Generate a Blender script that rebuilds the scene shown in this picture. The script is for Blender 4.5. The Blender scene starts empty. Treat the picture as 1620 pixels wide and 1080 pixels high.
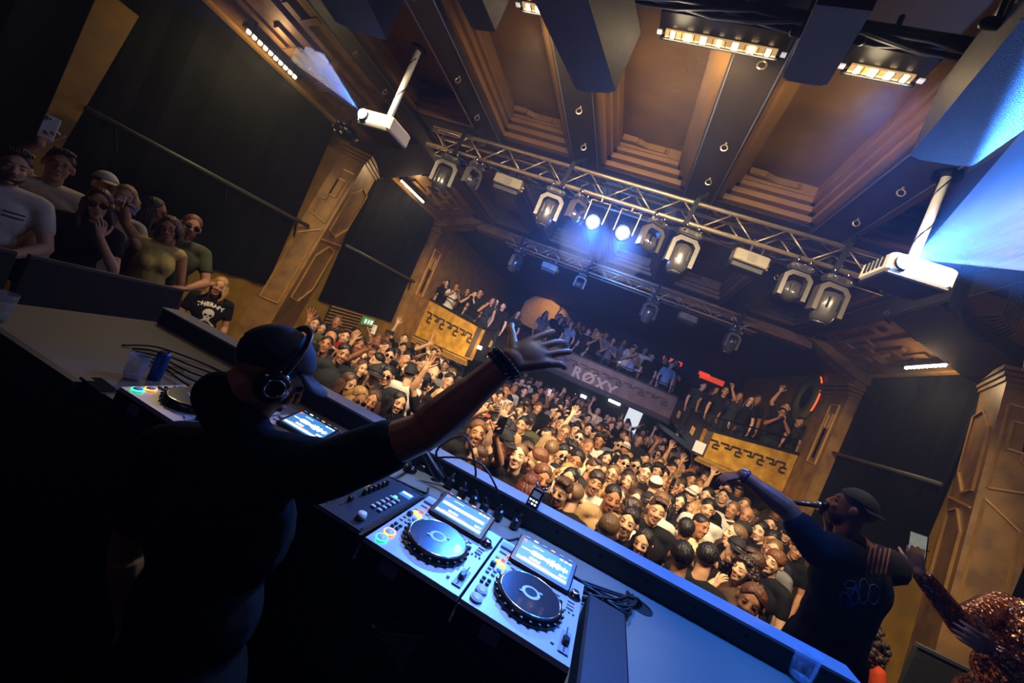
import bpy, math, random
import numpy as np
from mathutils import Vector, Matrix, Euler, noise
random.seed(7); rng = random.Random(11)
sc = bpy.context.scene; COL = sc.collection
# ------------------------------------------------------------------ camera
CZ = 2.6                     # camera above the dance floor; the stage deck is 0.8 m high
STAGE = 0.8
F = 655.0
_X = Vector((2212, 952, -655)).normalized(); _Y = Vector((162, 74, 655)); _Y = (_Y - _X * _X.dot(_Y)).normalized(); _Z = _X.cross(_Y)
def ray(px, py):
    d = Vector(((px - 810) / F, (py - 540) / F, 1.0)); return Vector((d.dot(_X), d.dot(_Y), d.dot(_Z)))
def _abs(v): return Vector((v.x, v.y, v.z + CZ))
def PD(px, py, d): return _abs(ray(px, py) * d)                    # at camera depth d
def PY(px, py, y): r = ray(px, py); return _abs(r * (y / r.y))      # on the plane y
def PX(px, py, x): r = ray(px, py); return _abs(r * (x / r.x))      # on the plane x
def PZ(px, py, z): r = ray(px, py); return _abs(r * ((z - CZ) / r.z))  # on the height z (absolute)
cam_d = bpy.data.cameras.new('camera'); cam = bpy.data.objects.new('camera', cam_d); COL.objects.link(cam)
cam_d.sensor_width = 36; cam_d.lens = 36 * F / 1620; cam_d.clip_start = .02; cam_d.clip_end = 200
R = Vector((_X.x, _Y.x, _Z.x)); D = Vector((_X.y, _Y.y, _Z.y)); FW = Vector((_X.z, _Y.z, _Z.z))
mw = Matrix((( R.x, -D.x, -FW.x, 0), (R.y, -D.y, -FW.y, 0), (R.z, -D.z, -FW.z, CZ), (0, 0, 0, 1)))
cam.matrix_world = mw; sc.camera = cam
# ------------------------------------------------------------------ world, exposure
w = bpy.data.worlds.new('world'); sc.world = w; w.use_nodes = True
w.node_tree.nodes['Background'].inputs[0].default_value = (.010, .012, .016, 1); w.node_tree.nodes['Background'].inputs[1].default_value = .5
_v = w.node_tree.nodes.new('ShaderNodeVolumeScatter'); _v.inputs['Color'].default_value = (.85, .92, 1, 1); _v.inputs['Density'].default_value = .0055; _v.inputs['Anisotropy'].default_value = .62
w.node_tree.links.new(_v.outputs[0], w.node_tree.nodes['World Output'].inputs['Volume'])   # thin stage haze
vs = sc.view_settings; vs.view_transform = 'Standard'; vs.look = 'None'; vs.gamma = 1; vs.use_curve_mapping = False; vs.exposure = 0.0
cy = sc.cycles; cy.max_bounces = 5; cy.diffuse_bounces = 2; cy.glossy_bounces = 3; cy.transmission_bounces = 4; cy.volume_bounces = 0
cy.transparent_max_bounces = 12; cy.sample_clamp_indirect = 2.0; cy.caustics_reflective = False; cy.caustics_refractive = False; cy.blur_glossy = 1.0
cy.use_adaptive_sampling = True; cy.adaptive_threshold = .02; cy.volume_step_rate = 4.0; cy.volume_max_steps = 64
def lamp(kind, name, loc, target, power, color, size=.2, angle=60, blend=.5, parent=None):
    l = bpy.data.lights.new(name, kind); l.energy = power; l.color = color
    if kind == 'AREA': l.shape = 'RECTANGLE'; l.size = size[0] if hasattr(size, '__len__') else size; l.size_y = size[1] if hasattr(size, '__len__') else size; l.spread = math.radians(angle)
    elif kind == 'SPOT': l.spot_size = math.radians(angle); l.spot_blend = blend; l.shadow_soft_size = size
    else: l.shadow_soft_size = size
    o = bpy.data.objects.new(name, l); COL.objects.link(o); o.location = loc
    d = Vector(target) - Vector(loc)
    o.rotation_euler = d.to_track_quat('-Z', 'Y').to_euler()
    return o
WARM = (1, .66, .30); BLUE = (.10, .34, 1.0); PALE = (.55, .72, 1.0)
# stage wash from the lighting pipe over the booth: warm on the crowd, blue on the decks
for x, p in ((-3.3, 540), (-1.42, 600), (-.26, 600), (.66, 600), (1.9, 600)):
    lamp('SPOT', 'crowd_wash', (x, 2.55, CZ + 2.1), (x * .95 - .2, 6.0, 1.4), p, (1, .75, .44), .12, 96, .85)
lamp('SPOT', 'deck_wash_blue', (.66, 2.36, CZ + 1.98), (.75, 1.6, 1.85), 800, (.012, .17, 1), .15, 58, .6)
lamp('AREA', 'added_rear_fill', (-1.0, -1.6, CZ + 2.0), (-.2, 1.2, CZ - .3), 1.6, (.62, .40, .85), (1.6, .3), 120)  # added dim purple fill behind the camera, no fixture there; lifts the DJ's arm
lamp('SPOT', 'deck_wash_pale', (-.25, 2.3, CZ + 2.05), (-.36, 1.66, 1.95), 320, (.42, .60, 1), .15, 40, .6)
# ------------------------------------------------------------------ helpers
def lin(c):
    if isinstance(c, str): c = tuple(int(c[i:i + 2], 16) / 255 for i in (0, 2, 4))
    return tuple(((v + .055) / 1.055) ** 2.4 if v > .04045 else v / 12.92 for v in c)
MATS = {}
def mat(name, col, rough=.6, metal=0.0, var=0.0, vscale=6.0, bump=0.0, bscale=40.0, emit=0.0, ecol=None, trans=0.0, coat=0.0, col2=None, spec=.5, alpha=1.0, stretch=None):
    if name in MATS: return MATS[name]
    m = bpy.data.materials.new(name); m.use_nodes = True; nt = m.node_tree; N = nt.nodes; L = nt.links
    b = N['Principled BSDF']; c = lin(col) + (1,)
    b.inputs['Base Color'].default_value = c; b.inputs['Roughness'].default_value = rough; b.inputs['Metallic'].default_value = metal
    b.inputs['Specular IOR Level'].default_value = spec; b.inputs['Coat Weight'].default_value = coat; b.inputs['Transmission Weight'].default_value = trans; b.inputs['Alpha'].default_value = alpha
    if emit: b.inputs['Emission Color'].default_value = lin(ecol or col) + (1,); b.inputs['Emission Strength'].default_value = emit
    tc = None
    def coord():
        nonlocal tc
        if tc is None:
            tc = N.new('ShaderNodeTexCoord').outputs['Object']
            if stretch:
                mp = N.new('ShaderNodeMapping'); mp.inputs['Scale'].default_value = stretch; L.new(tc, mp.inputs[0]); tc = mp.outputs[0]
        return tc
    if var or col2:
        n = N.new('ShaderNodeTexNoise'); n.inputs['Scale'].default_value = vscale; n.inputs['Detail'].default_value = 5; L.new(coord(), n.inputs['Vector'])
        mx = N.new('ShaderNodeMixRGB'); c2 = (lin(col2) + (1,)) if col2 else tuple(v * (1 - var) for v in c[:3]) + (1,)
        r = N.new('ShaderNodeValToRGB'); r.color_ramp.elements[0].position = .35; r.color_ramp.elements[1].position = .65
        L.new(n.outputs[0], r.inputs[0]); L.new(r.outputs[0], mx.inputs[0]); mx.inputs[1].default_value = c; mx.inputs[2].default_value = c2; L.new(mx.outputs[0], b.inputs['Base Color'])
    if bump:
        n = N.new('ShaderNodeTexNoise'); n.inputs['Scale'].default_value = bscale; n.inputs['Detail'].default_value = 4; L.new(coord(), n.inputs['Vector'])
        bp = N.new('ShaderNodeBump'); bp.inputs['Strength'].default_value = bump; bp.inputs['Distance'].default_value = .02; L.new(n.outputs[0], bp.inputs['Height']); L.new(bp.outputs[0], b.inputs['Normal'])
    MATS[name] = m; return m
def basis(u, up=(0, 0, 1)):
    u = Vector(u).normalized(); up = Vector(up)
    if abs(u.dot(up)) > .98: up = Vector((0, 1, 0)) if abs(u.y) < .9 else Vector((1, 0, 0))
    s = u.cross(up).normalized(); t = s.cross(u); return u, s, t
class MB:
    def __init__(self): self.v = []; self.f = []; self.m = []
    def add(self, vs, fs, m=0):
        k = len(self.v); self.v += [tuple(p) for p in vs]; self.f += [tuple(i + k for i in q) for q in fs]; self.m += [m] * len(fs); return self
    def box(self, c, s, rot=None, m=0, taper=1.0):
        hx, hy, hz = s[0] / 2, s[1] / 2, s[2] / 2; vs = []
        for z in (-1, 1):
            t = taper if z > 0 else 1
            for x, y in ((-1, -1), (1, -1), (1, 1), (-1, 1)):
                p = Vector((x * hx * t, y * hy * t, z * hz))
                if rot is not None: p = rot @ p
                vs.append(p + Vector(c))
        return self.add(vs, [(3, 2, 1, 0), (4, 5, 6, 7), (0, 1, 5, 4), (1, 2, 6, 5), (2, 3, 7, 6), (3, 0, 4, 7)], m)
    def bbox(self, c, s, bev=.01, rot=None, m=0):
        # box with chamfered edges (top and vertical)
        hx, hy, hz = s[0] / 2, s[1] / 2, s[2] / 2; b = min(bev, hx * .9, hy * .9, hz * .9); vs = []
        def ring(ix, iy, z):
            a, c2 = hx - ix, hy - iy
            return [(-a + b, -c2, z), (a - b, -c2, z), (a, -c2 + b, z), (a, c2 - b, z), (a - b, c2, z), (-a + b, c2, z), (-a, c2 - b, z), (-a, -c2 + b, z)]
        rings = [ring(b, b, -hz), ring(0, 0, -hz + b), ring(0, 0, hz - b), ring(b, b, hz)]
        fs = []
        for r in rings: vs += r
        vs = [((rot @ Vector(p)) if rot is not None else Vector(p)) + Vector(c) for p in vs]
        for r in range(3):
            for i in range(8): fs.append((r * 8 + i, r * 8 + (i + 1) % 8, r * 8 + 8 + (i + 1) % 8, r * 8 + 8 + i))
        fs.append(tuple(range(7, -1, -1))); fs.append(tuple(range(24, 32)))
        return self.add(vs, fs, m)
    def bar(self, p0, p1, w, h, up=(0, 0, 1), m=0):
        p0 = Vector(p0); p1 = Vector(p1); u, s, t = basis(p1 - p0, up); vs = []
        for p in (p0, p1):
            for a, b in ((-1, -1), (1, -1), (1, 1), (-1, 1)): vs.append(p + s * (a * w / 2) + t * (b * h / 2))
        return self.add(vs, [(3, 2, 1, 0), (4, 5, 6, 7), (0, 1, 5, 4), (1, 2, 6, 5), (2, 3, 7, 6), (3, 0, 4, 7)], m)
    def tube(self, pts, r, n=8, m=0, closed=False, flat=1.0, up=(0, 0, 1)):
        pts = [Vector(p) for p in pts]; k = len(pts); rr = r if hasattr(r, '__len__') else [r] * k; vs = []; prev = None
        for i, p in enumerate(pts):
            a = pts[(i - 1) % k] if closed else pts[max(i - 1, 0)]; b = pts[(i + 1) % k] if closed else pts[min(i + 1, k - 1)]
            u = (b - a); u = u.normalized() if u.length > 1e-9 else Vector((0, 0, 1))
            if prev is None: _, s, t = basis(u, up)
            else:
                s = prev - u * prev.dot(u); s = s.normalized() if s.length > 1e-6 else basis(u)[1]; t = s.cross(u)
            prev = s
            for j in range(n):
                an = 2 * math.pi * j / n; vs.append(p + s * (math.cos(an) * rr[i]) + t * (math.sin(an) * rr[i] * flat))
        fs = []
        for i in range(k if closed else k - 1):
            for j in range(n): fs.append((i * n + j, i * n + (j + 1) % n, ((i + 1) % k) * n + (j + 1) % n, ((i + 1) % k) * n + j))
        if not closed: fs.append(tuple(range(n - 1, -1, -1))); fs.append(tuple(range((k - 1) * n, k * n)))
        return self.add(vs, fs, m)
    def lathe(self, prof, n=20, mt=None, m=0, cap=True):
        vs = []; fs = []; k = len(prof); mt = mt or Matrix()
        for r, z in prof:
            for j in range(n): a = 2 * math.pi * j / n; vs.append(mt @ Vector((r * math.cos(a), r * math.sin(a), z)))
        for i in range(k - 1):
            for j in range(n): fs.append((i * n + j, i * n + (j + 1) % n, (i + 1) * n + (j + 1) % n, (i + 1) * n + j))
        if cap: fs.append(tuple(range(n - 1, -1, -1))); fs.append(tuple(range((k - 1) * n, k * n)))
        return self.add(vs, fs, m)
    def prism(self, poly, h0, h1, mt=None, m=0):
        mt = mt or Matrix(); k = len(poly)
        vs = [mt @ Vector((p[0], p[1], h0)) for p in poly] + [mt @ Vector((p[0], p[1], h1)) for p in poly]
        fs = [tuple(range(k - 1, -1, -1)), tuple(range(k, 2 * k))] + [(i, (i + 1) % k, k + (i + 1) % k, k + i) for i in range(k)]
        return self.add(vs, fs, m)
    def sph(self, c, r, nu=12, nv=8, rot=None, m=0):
        r = r if hasattr(r, '__len__') else (r, r, r); vs = []; fs = []; c = Vector(c)
        def q(p): return ((rot @ p) if rot is not None else p) + c
        vs.append(q(Vector((0, 0, -r[2]))))
        for i in range(1, nv):
            e = -math.pi / 2 + math.pi * i / nv
            for j in range(nu): a = 2 * math.pi * j / nu; vs.append(q(Vector((r[0] * math.cos(e) * math.cos(a), r[1] * math.cos(e) * math.sin(a), r[2] * math.sin(e)))))
        vs.append(q(Vector((0, 0, r[2])))); last = len(vs) - 1
        for j in range(nu):
            fs.append((0, 1 + (j + 1) % nu, 1 + j)); fs.append((last, last - nu + j, last - nu + (j + 1) % nu))
            for i in range(nv - 2): fs.append((1 + i * nu + j, 1 + i * nu + (j + 1) % nu, 1 + (i + 1) * nu + (j + 1) % nu, 1 + (i + 1) * nu + j))
        return self.add(vs, fs, m)
    def cap(self, p0, p1, r0, r1=None, n=12, m=0):
        r1 = r0 if r1 is None else r1; p0 = Vector(p0); p1 = Vector(p1); d = p1 - p0; L = d.length
        if L < 1e-6: return self.sph(p0, r0, m=m)
        u = d / L; pts = []; rs = []
        for a in (-80, -50, -20): pts.append(p0 + u * (r0 * math.sin(math.radians(a)))); rs.append(r0 * math.cos(math.radians(a)))
        for t in (.25, .5, .75): pts.append(p0 + d * t); rs.append(r0 + (r1 - r0) * t)
        for a in (20, 50, 80): pts.append(p1 + u * (r1 * math.sin(math.radians(a)))); rs.append(r1 * math.cos(math.radians(a)))
        return self.tube(pts, rs, n, m)
    def mesh(self, name='m', smooth=False):
        me = bpy.data.meshes.new(name); me.from_pydata(self.v, [], self.f)
        if any(self.m): me.polygons.foreach_set('material_index', self.m)
        if smooth: me.shade_smooth()
        me.update(); return me
    def build(self, name, mats, parent=None, smooth=False, loc=None, rot=None):
        return obj(name, self.mesh(name, smooth), mats, parent, loc, rot)
def obj(name, me, mats, parent=None, loc=None, rot=None):
    for m in (mats if isinstance(mats, (list, tuple)) else [mats]):
        if m is not None: me.materials.append(m)
    o = bpy.data.objects.new(name, me); COL.objects.link(o)
    if parent is not None: o.parent = parent
    if loc is not None: o.location = loc
    if rot is not None: o.rotation_euler = rot
    return o
def share(o, name=None, parent=None, loc=None, rot=None):
    c = o.copy(); COL.objects.link(c)
    if name: c.name = name
    if parent is not None: c.parent = parent
    if loc is not None: c.location = loc
    if rot is not None: c.rotation_euler = rot
    return c
def tag(o, label=None, cat=None, group=None, kind=None):
    if label: o['label'] = label
    if cat: o['category'] = cat
    if group: o['group'] = group
    if kind: o['kind'] = kind
    return o
def thing(name, label, cat, loc=(0, 0, 0), rot=(0, 0, 0), group=None):
    o = bpy.data.objects.new(name, None); COL.objects.link(o); o.location = loc; o.rotation_euler = rot; o.empty_display_size = .1
    return tag(o, label, cat, group)
def struct(o, label=None): o['kind'] = 'structure'; (label and o.__setitem__('label', label)); return o
def copy_tree(o, parent=None, loc=None, rot=None, label=None):
    c = o.copy(); COL.objects.link(c)
    if parent is not None: c.parent = parent
    if loc is not None: c.location = loc
    if rot is not None: c.rotation_euler = rot
    if label: c['label'] = label
    for ch in o.children: copy_tree(ch, c)
    return c
def rotz(a): return Matrix.Rotation(a, 3, 'Z')
def textmesh(s, size, extrude=.004, bold=0.0, shear=0):
    cu = bpy.data.curves.new('t', 'FONT'); cu.body = s; cu.size = size; cu.extrude = extrude; cu.offset = bold; cu.align_x = 'CENTER'; cu.align_y = 'CENTER'; cu.shear = shear; cu.resolution_u = 3
    o = bpy.data.objects.new('t', cu); COL.objects.link(o)
    dg = bpy.context.evaluated_depsgraph_get(); me = bpy.data.meshes.new_from_object(o.evaluated_get(dg)); bpy.data.objects.remove(o); bpy.data.curves.remove(cu); return me
def frame_m(origin, u, v):
    # matrix with local x = u, y = v, z = u x v
    u = Vector(u).normalized(); v = Vector(v); v = (v - u * v.dot(u)).normalized(); n = u.cross(v)
    return Matrix(((u.x, v.x, n.x, origin[0]), (u.y, v.y, n.y, origin[1]), (u.z, v.z, n.z, origin[2]), (0, 0, 0, 1)))
# ------------------------------------------------------------------ materials
m_rib = mat('rib_dark', '2a2015', .7, var=.3, vscale=3)
m_panel = mat('coffer_paint', '6f4f28', .6, var=.22, vscale=2.2, col2='5a3f24')
m_mold = mat('coffer_molding', '7d5a2e', .5, var=.2, vscale=3)
m_gold = mat('gold_wall', 'd6a43a', .45, metal=.1, col2='a87a28', vscale=5, bump=.15, bscale=9)
m_gold2 = mat('gold_pilaster', '96703a', .45, metal=.2, col2='6f5230', vscale=4, bump=.1, bscale=8)
m_goldtrim = mat('gold_trim', 'c59a52', .4, metal=.3, var=.2)
m_relief = mat('relief_line', '2f2114', .6)
m_drape = mat('acoustic_drape', '101214', .95, var=.4, vscale=2, bump=.2, bscale=30, spec=.1)
m_yellow = mat('yellow_wall', '9a7418', .7, col2='7e5f16', vscale=4)
m_black = mat('black_paint', '0b0c0e', .55)
m_blackmetal = mat('black_metal', '0e0f12', .35, metal=.6)
m_speaker = mat('speaker_textured', '17181a', .5, bump=.6, bscale=220, spec=.6)
m_alu = mat('truss_aluminium', 'c9b48e', .35, metal=.75, var=.12, vscale=12)
m_chrome = mat('chrome', 'd8d8dc', .15, metal=1)
m_fix = mat('fixture_grey', '45413b', .45, var=.15, bump=.05)
m_lens = mat('lens_dark', '3c3d40', .12, coat=.8)
m_white = mat('white_plastic', 'dcdad4', .35)
m_cable = mat('cable_black', '0a0a0b', .5)
m_floor = mat('dancefloor', '18130f', .6, var=.3)
m_stage = mat('stage_deck', '0c0d10', .6, var=.3, bump=.1)
m_orange = mat('orange_lit_fascia', 'b0421a', .5)
# ------------------------------------------------------------------ the room
XL, XR, CX = -5.7, 4.32, -.69
HC = CZ + 2.45
struct(MB().box((CX, 7.5, -.06), (12.4, 21, .12)).build('floor', m_floor), 'dark dance floor under the crowd')
st = struct(MB().box((CX, -.15, STAGE / 2), (11.6, 5.0, STAGE)).build('floor_stage', m_stage), 'black stage deck behind the booth')
struct(MB().box((1.38, 2.62, STAGE / 2), (.9, .75, STAGE)).build('floor_riser', m_stage), 'black riser in front of the booth end')
struct(MB().box((CX, -2.7, 2.7), (12.4, .12, 5.6)).build('wall_back', m_drape))
struct(MB().box((CX, 17.6, 2.7), (12.4, .12, 5.6)).build('wall_front', mat('rear_wall', '1a1d22', .8)))
wl = struct(MB().box((XL - .06, 7.4, 2.7), (.12, 20.2, 5.6)).build('wall_left', m_yellow), 'yellow plaster side wall hung with dark drapes')
wr = struct(MB().box((XR + .06, 7.4, 2.7), (.12, 20.2, 5.6)).build('wall_right', m_yellow), 'yellow plaster side wall hung with dark drapes beyond the tall performer')
# drapes on the side walls, in bays between pilasters, each with slim vertical folds and a pipe across
def drape(wall, side, y0, y1, z0, z1):
    x = XL + .05 if side < 0 else XR - .05; n = int((y1 - y0) / .12); mb = MB(); vs = []; fs = []
    for i in range(n + 1):
        y = y0 + (y1 - y0) * i / n; d = .018 * math.sin(i * 1.9) + .012 * math.sin(i * .7)
        vs += [(x - side * .05 * 0 + d, y, z0), (x + d, y, z1), (x - side * -.045, y, z1), (x - side * -.045, y, z0)]
    for i in range(n):
        a, b = i * 4, i * 4 + 4
        for k in range(4): fs.append((a + k, a + (k + 1) % 4, b + (k + 1) % 4, b + k))
    fs += [(3, 2, 1, 0), (n * 4, n * 4 + 1, n * 4 + 2, n * 4 + 3)]
    mb.add(vs, fs); o = mb.build('drape', m_drape, wall)
    return o
def pipe(side, y0, y1, z, wall):
    x = XL + .16 if side < 0 else XR - .16; t = -side
    o = MB().tube([(x, y0, z), (x, y1, z)], .03, 10).build('drape_pipe', mat('grey_pipe', '55564c', .5, metal=.3), wall, True)
    for y in (y0 + .25, (y0 + y1) / 2, y1 - .25):
        MB().bar((x, y, z), (x + side * .13, y, z), .03, .05).bar((x, y, z - .02), (x + side * .05, y + .12, z - .25), .02, .02).build('pipe_bracket', m_blackmetal, wall)
ZD = CZ - .70
for side, wall in ((-1, wl), (1, wr)):
    drape(wall, side, 1.9 if side < 0 else -.2, 5.45, ZD, CZ + 2.2); drape(wall, side, 6.7, 9.35, ZD - (.12 if side > 0 else 0), CZ + 2.2)
pipe(-1, 2.62, 5.62, CZ + .455, wl); pipe(-1, 6.62, 9.5, CZ + .47, wl); pipe(1, 6.6, 9.3, CZ + .53, wr)
# near left: narrow yellow strip between two black hangings
MB().box((XL + .03, .2, 3.3), (.08, 2.0, 3.9)).build('black_hanging', m_drape, wl)
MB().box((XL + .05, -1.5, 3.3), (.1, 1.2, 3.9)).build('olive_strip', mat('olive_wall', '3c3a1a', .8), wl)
ya, yb, yc, yd = PX(53, 200, XL).y, PX(98, 212, XL).y, PX(138, 0, XL).y, PX(220, 0, XL).y
za, zb = PX(75, 205, XL).z - 1.2, PX(180, 0, XL).z
mb = MB(); ea = (yc - ya) * 1.2 / (zb - za - 1.2); eb = (yd - yb) * 1.2 / (zb - za - 1.2)
vs = [(XL + .1, ya - ea, za), (XL + .1, yb - eb, za), (XL + .1, yd, zb), (XL + .1, yc, zb)]; vs += [(v[0] - .1, v[1], v[2]) for v in vs]
mb.add(vs, [(0, 1, 2, 3), (7, 6, 5, 4), (0, 4, 5, 1), (1, 5, 6, 2), (2, 6, 7, 3), (3, 7, 4, 0)]).build('yellow_strip', m_yellow, wl)
# pilasters: prow shaped, leaning slightly, with framed relief and a stepped capital
def pilaster(side, yb, name, dep=.37):
    wx = XL if side < 0 else XR; s = -side
    def pt(u, y, z): return Vector((wx + s * u, y + .16 * (z - CZ), z))
    plan = [(0, yb), (dep, yb + .18), (0, yb + 1.08)]
    if side > 0: order = (0, 1, 2)
    mb = MB(); zs = [0, CZ + 1.9]; vs = []
    for z in zs:
        for u, y in plan: vs.append(pt(u, y, z))
    fs = [(0, 1, 4, 3), (1, 2, 5, 4), (2, 0, 3, 5), (3, 4, 5), (2, 1, 0)]
    mb.add(vs, fs); o = struct(mb.build(name, m_gold2), 'bronze prow-shaped pilaster with framed relief' )
    for k in range(3):
        z0 = CZ + 1.86 + k * .06; e = .03 + .03 * k; vs = []
        for z in (z0, z0 + .05):
            vs += [pt(0, plan[0][1] - e, z), pt(plan[1][0] + e, plan[1][1] - e * .5, z), pt(0, plan[2][1] + e * 1.6, z)]
        MB().add(vs, fs).build('capital_step', m_gold2, o)
    def fp(face, t, z, out=.012):
        (u0, y0), (u1, y1) = (plan[0], plan[1]) if face == 0 else (plan[1], plan[2])
        p = pt(u0 + (u1 - u0) * t, y0 + (y1 - y0) * t, z); n = Vector((s * (y1 - y0), -(u1 - u0), 0)).normalized()
        if face == 0 and n.y > 0: n = -n
        if face == 1 and n.x * s < 0: n = -n
        return p + n * out
    def frame(face, pts, w=.022, close=True):
        q = [fp(face, t, CZ + z) for t, z in pts]; mb = MB()
        for a, b in zip(q, q[1:] + (q[:1] if close else [])): mb.bar(a, b, w, w)
        mb.build('relief_molding', m_goldtrim, o)
    frame(1, [(.12, .55), (.12, 1.3), (.5, 1.55), (.86, 1.5), (.86, .75), (.5, .5)])
    frame(1, [(.15, -.75), (.15, .05), (.5, .3), (.85, .25), (.85, -.55), (.5, -.8)])
    frame(1, [(.05, .35), (.95, .42)], close=False)
    frame(0, [(.2, .7), (.2, 1.0), (.4, 1.0), (.4, 1.6), (.85, 1.6), (.85, .62)])
    frame(0, [(.4, 1.1), (.7, 1.1), (.7, 1.42), (.4, 1.42)]); frame(0, [(.15, -.9), (.15, .3), (.85, .5), (.85, -.9)])
    return o
pilaster(-1, 5.52, 'trim_1'); pilaster(1, 5.50, 'trim_2')
# arch beams from the capitals up to the flat ceiling, and the sloped coves between them
def arch(side, y0, y1, name, m):
    wx = XL if side < 0 else XR; s = -side; mt = Matrix(((s, 0, 0, wx), (0, 0, 1, 0), (0, 1, 0, 0), (0, 0, 0, 1)))
    o = MB().prism([(0, CZ + 1.95), (.25, CZ + 2.0), (1.42, CZ + 2.50), (1.42, CZ + 2.75), (0, CZ + 2.75)], y0, y1, mt).build(name, m); return struct(o)
m_archdark = mat('arch_dark', '241c16', .7, var=.2)
arch(-1, 5.9, 6.85, 'trim_3', m_archdark); arch(1, 5.9, 6.85, 'trim_4', m_archdark)
for i, side in enumerate((-1, 1)):
    wx = XL if side < 0 else XR; s = -side
    for j, (y0, y1) in enumerate(((-2.4, 5.9), (6.85, 9.3))):
        A = Vector((wx, 0, CZ + 2.12)); B = Vector((wx + s * 1.42, 0, CZ + 2.62))
        mb = MB(); vs = [(A.x, y0, A.z), (B.x, y0, B.z), (B.x, y1, B.z), (A.x, y1, A.z)]; vs += [(v[0], v[1], v[2] + .08) for v in vs]
        mb.add(vs, [(0, 1, 2, 3), (7, 6, 5, 4), (0, 4, 5, 1), (1, 5, 6, 2), (2, 6, 7, 3), (3, 7, 4, 0)])
        o = struct(mb.build('trim_%d' % (5 + i * 2 + j), m_gold2), 'sloped bronze cove with stepped relief bars'); n = Vector((s * .5, 0, -1.42)).normalized()
        yy0 = max(y0, 2.6); Lb = y1 - yy0
        def rp(t, y, o_=.02): return A.lerp(B, t) + Vector((0, y, 0)) + n * o_
        for t, a, b, wd in ((.80, .12, .62, .10), (.66, .22, .80, .07), (.54, .10, .70, .10), (.42, .30, .88, .07), (.32, .18, .55, .09), (.24, .35, .95, .06)):
            MB().bar(rp(t, yy0 + Lb * a), rp(t, yy0 + Lb * b), wd, .05, n).build('relief_bar', m_gold2, o)
        for t, a in ((.73, .3), (.6, .5), (.6, .75), (.48, .6), (.36, .75), (.36, .4)):
            MB().bar(rp(t - .06, yy0 + Lb * a), rp(t + .08, yy0 + Lb * a), .09, .07, n).build('relief_step', m_gold2, o)
        g0 = yy0 + Lb * .5
        for k in range(9): MB().bar(rp(.20 + .0, g0 + k * .05), rp(.42, g0 + k * .05), .012, .03, n).build('vent_slat', m_goldtrim, o)
        MB().bar(rp(.07, yy0 + .05), rp(.07, y1 - .05), .05, .06, n).build('cove_lip', m_goldtrim, o)
# coffered ceiling
ceil = struct(MB().box((CX, 3.7, HC + .36), (9.0, 13.0, .08)).build('ceiling', m_panel), 'bronze coffered ceiling crossed by dark ribs')
RIBS = [CX - .71 + 1.42 * k for k in range(-2, 4)]
hw = .185; Y0, Y1, Y2, Y3 = -2.3, 5.05, 5.36, 9.1
for x in RIBS:
    o = MB().box((x, 3.45, HC + .16), (hw * 2, 11.6, .32)).build('rib', m_rib, ceil)
    for sx in (-1, 1):
        MB().tube([(x + sx * (hw - .02), Y0, HC - .004), (x + sx * (hw - .02), Y3, HC - .004)], .008, 5).build('rib_bead', mat('bead_metal', '6a6152', .4, metal=.5), ceil)
    for y in (2.9, 3.9, 4.55, 6.6):
        MB().tube([(x + .03 + .03 * math.cos(a), y, HC - .05 + .03 * math.sin(a)) for a in [k * math.pi / 4 for k in range(8)]], .006, 5, closed=True).tube([(x + .03, y, HC - .02), (x + .03, y, HC)], .01, 6).build('eye_bolt', m_alu, ceil)
for y0, y1 in ((Y1, Y2), (Y3, Y3 + .3)):
    MB().box((CX, (y0 + y1) / 2, HC + .18), (8.6, y1 - y0, .30)).build('cross_rib', m_rib, ceil)
for k in range(len(RIBS) - 1):
    a, b = RIBS[k] + hw, RIBS[k + 1] - hw
    for (y0, y1) in ((Y0, Y1), (Y2, Y3)):
        for i, (ins, z) in enumerate(((.0, .05), (.055, .11), (.10, .17), (.135, .22))):
            w_ = .06 if i < 3 else .03
            for sx, xx in ((1, a + ins), (-1, b - ins)):
                MB().box((xx + sx * w_ / 2, (y0 + y1) / 2, HC + z + .07), (w_, y1 - y0 - 2 * ins, .16)).build('coffer_molding', m_mold, ceil)
            for sy, yy in ((1, y0 + ins), (-1, y1 - ins)):
                if sy == -1: yy -= ins * .8
                MB().box(((a + b) / 2, yy + sy * (w_ * 1.5) / 2, HC + z + .07), (b - a - 2 * ins, w_ * 1.5, .16)).build('coffer_molding', m_mold, ceil)
        xa, xb = a + .19, b - .19; W = xb - xa
        q = [(xa, -.34), (xa + W * .26, -.33), (xa + W * .45, -.26), (xa + W * .75, -.27), (xb, -.18)]
        mb = MB()
        for (p, q2) in zip(q, q[1:]): mb.bar((p[0], y1 + p[1] - .02, HC + .27), (q2[0], y1 + q2[1] - .02, HC + .27), .045, .06)
        mb.build('zigzag_molding', m_mold, ceil)
MB().bbox((RIBS[2] + .75, 3.1, HC + .28), (.07, .08, .06), .006).build('ceiling_sensor', mat('sensor_brass', 'b08a3c', .5), ceil)
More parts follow.
